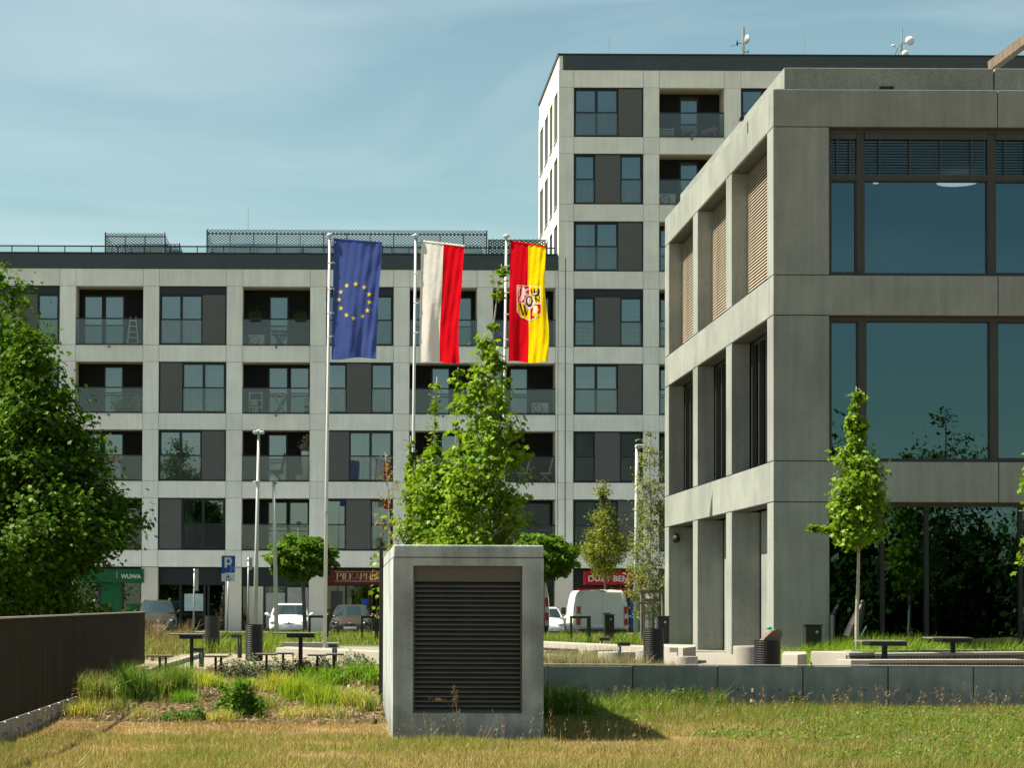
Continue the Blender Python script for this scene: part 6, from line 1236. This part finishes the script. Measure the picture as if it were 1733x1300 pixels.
bush(297, 1222, 54, 20, 600, .05, (.05, .13, .016), 'low leafy green plant left of the round shrub', 'ground_plant', 'plant'); bush(330, 1220, 46, 24, 500, .05, (.055, .14, .016), 'low leafy green plant at the foot of the round shrub', 'ground_plant', 'plant')
lv = 'grey green lavender bushes'
for px, pyb, w, h, lab in ((392, 1148, 60, 36, 'grey green lavender bush right of the left stools'), (428, 1146, 64, 34, 'grey green lavender bush in front of the ribbed bin'), (468, 1146, 60, 34, 'grey green lavender bush under the middle stools'), (505, 1140, 60, 28, 'grey lavender bush at the post of the middle table'), (545, 1138, 60, 26, 'low grey lavender bush right of the middle table'), (600, 1128, 70, 24, 'low grey lavender bush by the pale low wall')):
    bush(px, pyb, w, h, 900, .045, (.12, .15, .10), lab, 'lavender_bush', 'lavender', group=lv)
# lavender strip behind the right wall, verges, dry tall grasses
def strip(name, x0, x1, y0, y1, n, h, col, tip, w=.008, lean=.6, zig=.5, m=M_GRASS):
    x = RNG.uniform(x0, x1, n); y = RNG.uniform(y0, y1, n); k = vnoise(x, y, 1.1) > zig*RNG.random(n); x, y = x[k], y[k]; n = len(x); C = np.where((RNG.random(n) < .4)[:, None], vary(tip, n, .3), vary(col, n, .3)); P = np.stack([x, y, hgt(x, y)-.01], -1)
    V, F, c = blades(P, h*(.4+.8*RNG.random(n))*(.6+.8*vnoise(x+3, y, .8)), w, lean, C, seg=2); npobj(name, npmesh(name, V, F, m, c), kind='stuff')
strip('lavender_ground_cover', 2.9, 5.6, WY+.3, 47, 9000, .26, (.16, .17, .11), (.30, .25, .15), .007, .6)
strip('lavender_ground_cover', 5.0, 6.4, WY+.3, 37, 1200, .16, (.14, .17, .12), (.22, .24, .10), .007, .7, .9)
strip('verge_grass', -6, 9.2, 62, 76.5, 30000, .30, (.11, .19, .03), (.25, .25, .07), .016, .6)
strip('verge_grass', 9.6, 16.2, 43.2, 46.8, 16000, .46, (.12, .24, .02), (.27, .35, .045), .010, .7)
strip('verge_grass', 8.3, 10.2, 38.5, 46.2, 5200, .36, (.13, .25, .022), (.28, .35, .05), .010, .7)
strip('verge_grass', 8.9, 14.5, 35.8, 41.5, 3500, .22, (.12, .16, .04), (.26, .24, .09), .008, .7, 1.2)
strip('wall_grass', 2.3, 3.35, WY-3.4, WY-.1, 4200, .46, (.06, .12, .016), (.10, .17, .03), .009, .5)  # tall strip beside the shaft, blade colour darkened for the shaft's shadow
strip('wall_grass', 3.3, 4.6, WY-2.2, WY-.1, 3200, .28, (.10, .19, .024), (.19, .24, .045), .008, .7)
strip('wall_grass', 4.0, 5.6, WY-.9, WY-.1, 1000, .30, (.07, .13, .018), (.14, .18, .03), .008, .5)
strip('wall_grass', 2.2, 10.6, WY-.6, WY-.08, 3600, .14, (.20, .15, .06), (.12, .16, .03), .006, .6)
for a in [(1510, 1075, 56, 70, 600, 'tall arching grass clump right of the office sapling', 45.2), (1545, 1078, 44, 80, 600, 'arching grass clump spreading before the office glass', 45.0), (1590, 1084, 34, 80, 500, 'lower grass clump at the right of the glass planting', 44.8), (1375, 1082, 44, 50, 420, 'bright grass clump in front of the low black box', 45.0), (1412, 1082, 36, 50, 360, 'bright grass clump left of the office sapling trunk', 44.6), (1345, 1090, 30, 50, 320, 'low bright grass clump at the foot of the corner pillar', 44.)]:
    tussock(a[0], a[1], a[2], a[3], a[4], (.125, .25, .022), a[5], lean=.8, bw=.012, Y=a[6], tipcol=(.20, .27, .03), group='grasses before the office glass')
gd = 'dry reed grasses behind the fence'
for px, Y, h, w, lab in ((150, 58, 62, 44, 'dry tan reed grass clump above the fence, left'), (178, 60, 58, 36, 'dry tan reed grass clump above the fence, right'), (262, 56, 72, 44, 'dry reed grass clump in front of the black estate car'), (318, 60, 58, 34, 'dry reed grass clump by the thin sign post'), (294, 57, 40, 40, 'short dry brown grass beyond the fence end')):
    tussock(px, 1080, h*.95, w, 170, (.24, .17, .11), lab, 'reed_grass', 'grass clump', .35, .014, Y, (.30, .22, .14), group=gd, m=M_DRY)
strip('verge_grass', -6.5, -3.6, 44, 62, 9000, .42, (.10, .14, .03), (.24, .18, .10), .012, .6); strip('verge_grass', -3.6, -1.6, 50, 62, 5000, .36, (.10, .19, .02), (.2, .22, .05), .012, .6)
strip('bed_grass', -3.6, 1.5, 28.6, 39, 9000, .17, (.10, .15, .03), (.27, .22, .10), .006, .7, 1.1)
# weeds and dry stalks by the wall and the shaft
for px, pyb, h, w, lab in ((1150, 1200, 44, 50, 'leafy green weed against the retaining wall'), (1180, 1196, 36, 30, 'tall weed with pale stalks against the retaining wall'), (1345, 1192, 20, 40, 'low weeds at the foot of the retaining wall')):
    bush(px, pyb, w, h, 260, .05, (.075, .14, .03), lab, 'weed', 'weed')
x0, y0 = at(770, 1205, 25.4)[0], 25.4; s = thing('dry_weed', 'dry brown weed stalk leaning on the louvres', 'weed', (x0, y0, 0))
mb = MB(); mb.tube([(x0+.15, y0, .0), (x0+.03, y0+.02, .3), (x0-.02, y0+.05, .62)], .004, 5); mb.tube([(x0+.03, y0+.02, .3), (x0-.1, y0, .45), (x0-.25, y0, .47)], .003, 5); mb.tube([(x0+.02, y0+.02, .4), (x0+.03, y0, .55)], .003, 5); part(mb, 'stem', M_CARD, s)
P = np.concatenate([np.array([x0-.01, y0+.02, .5])+RNG.normal(0, 1, (40, 3))*[.02, .02, .06], np.array([x0-.2, y0, .46])+RNG.normal(0, 1, (30, 3))*[.05, .02, .012]]); V, F, c = blades(P, .035, .008, .8, vary((.20, .12, .07), 70)); npobj('seed_head', npmesh('seed_head', V-np.array(OFF[s.name]), F, M_DRY, c), s)
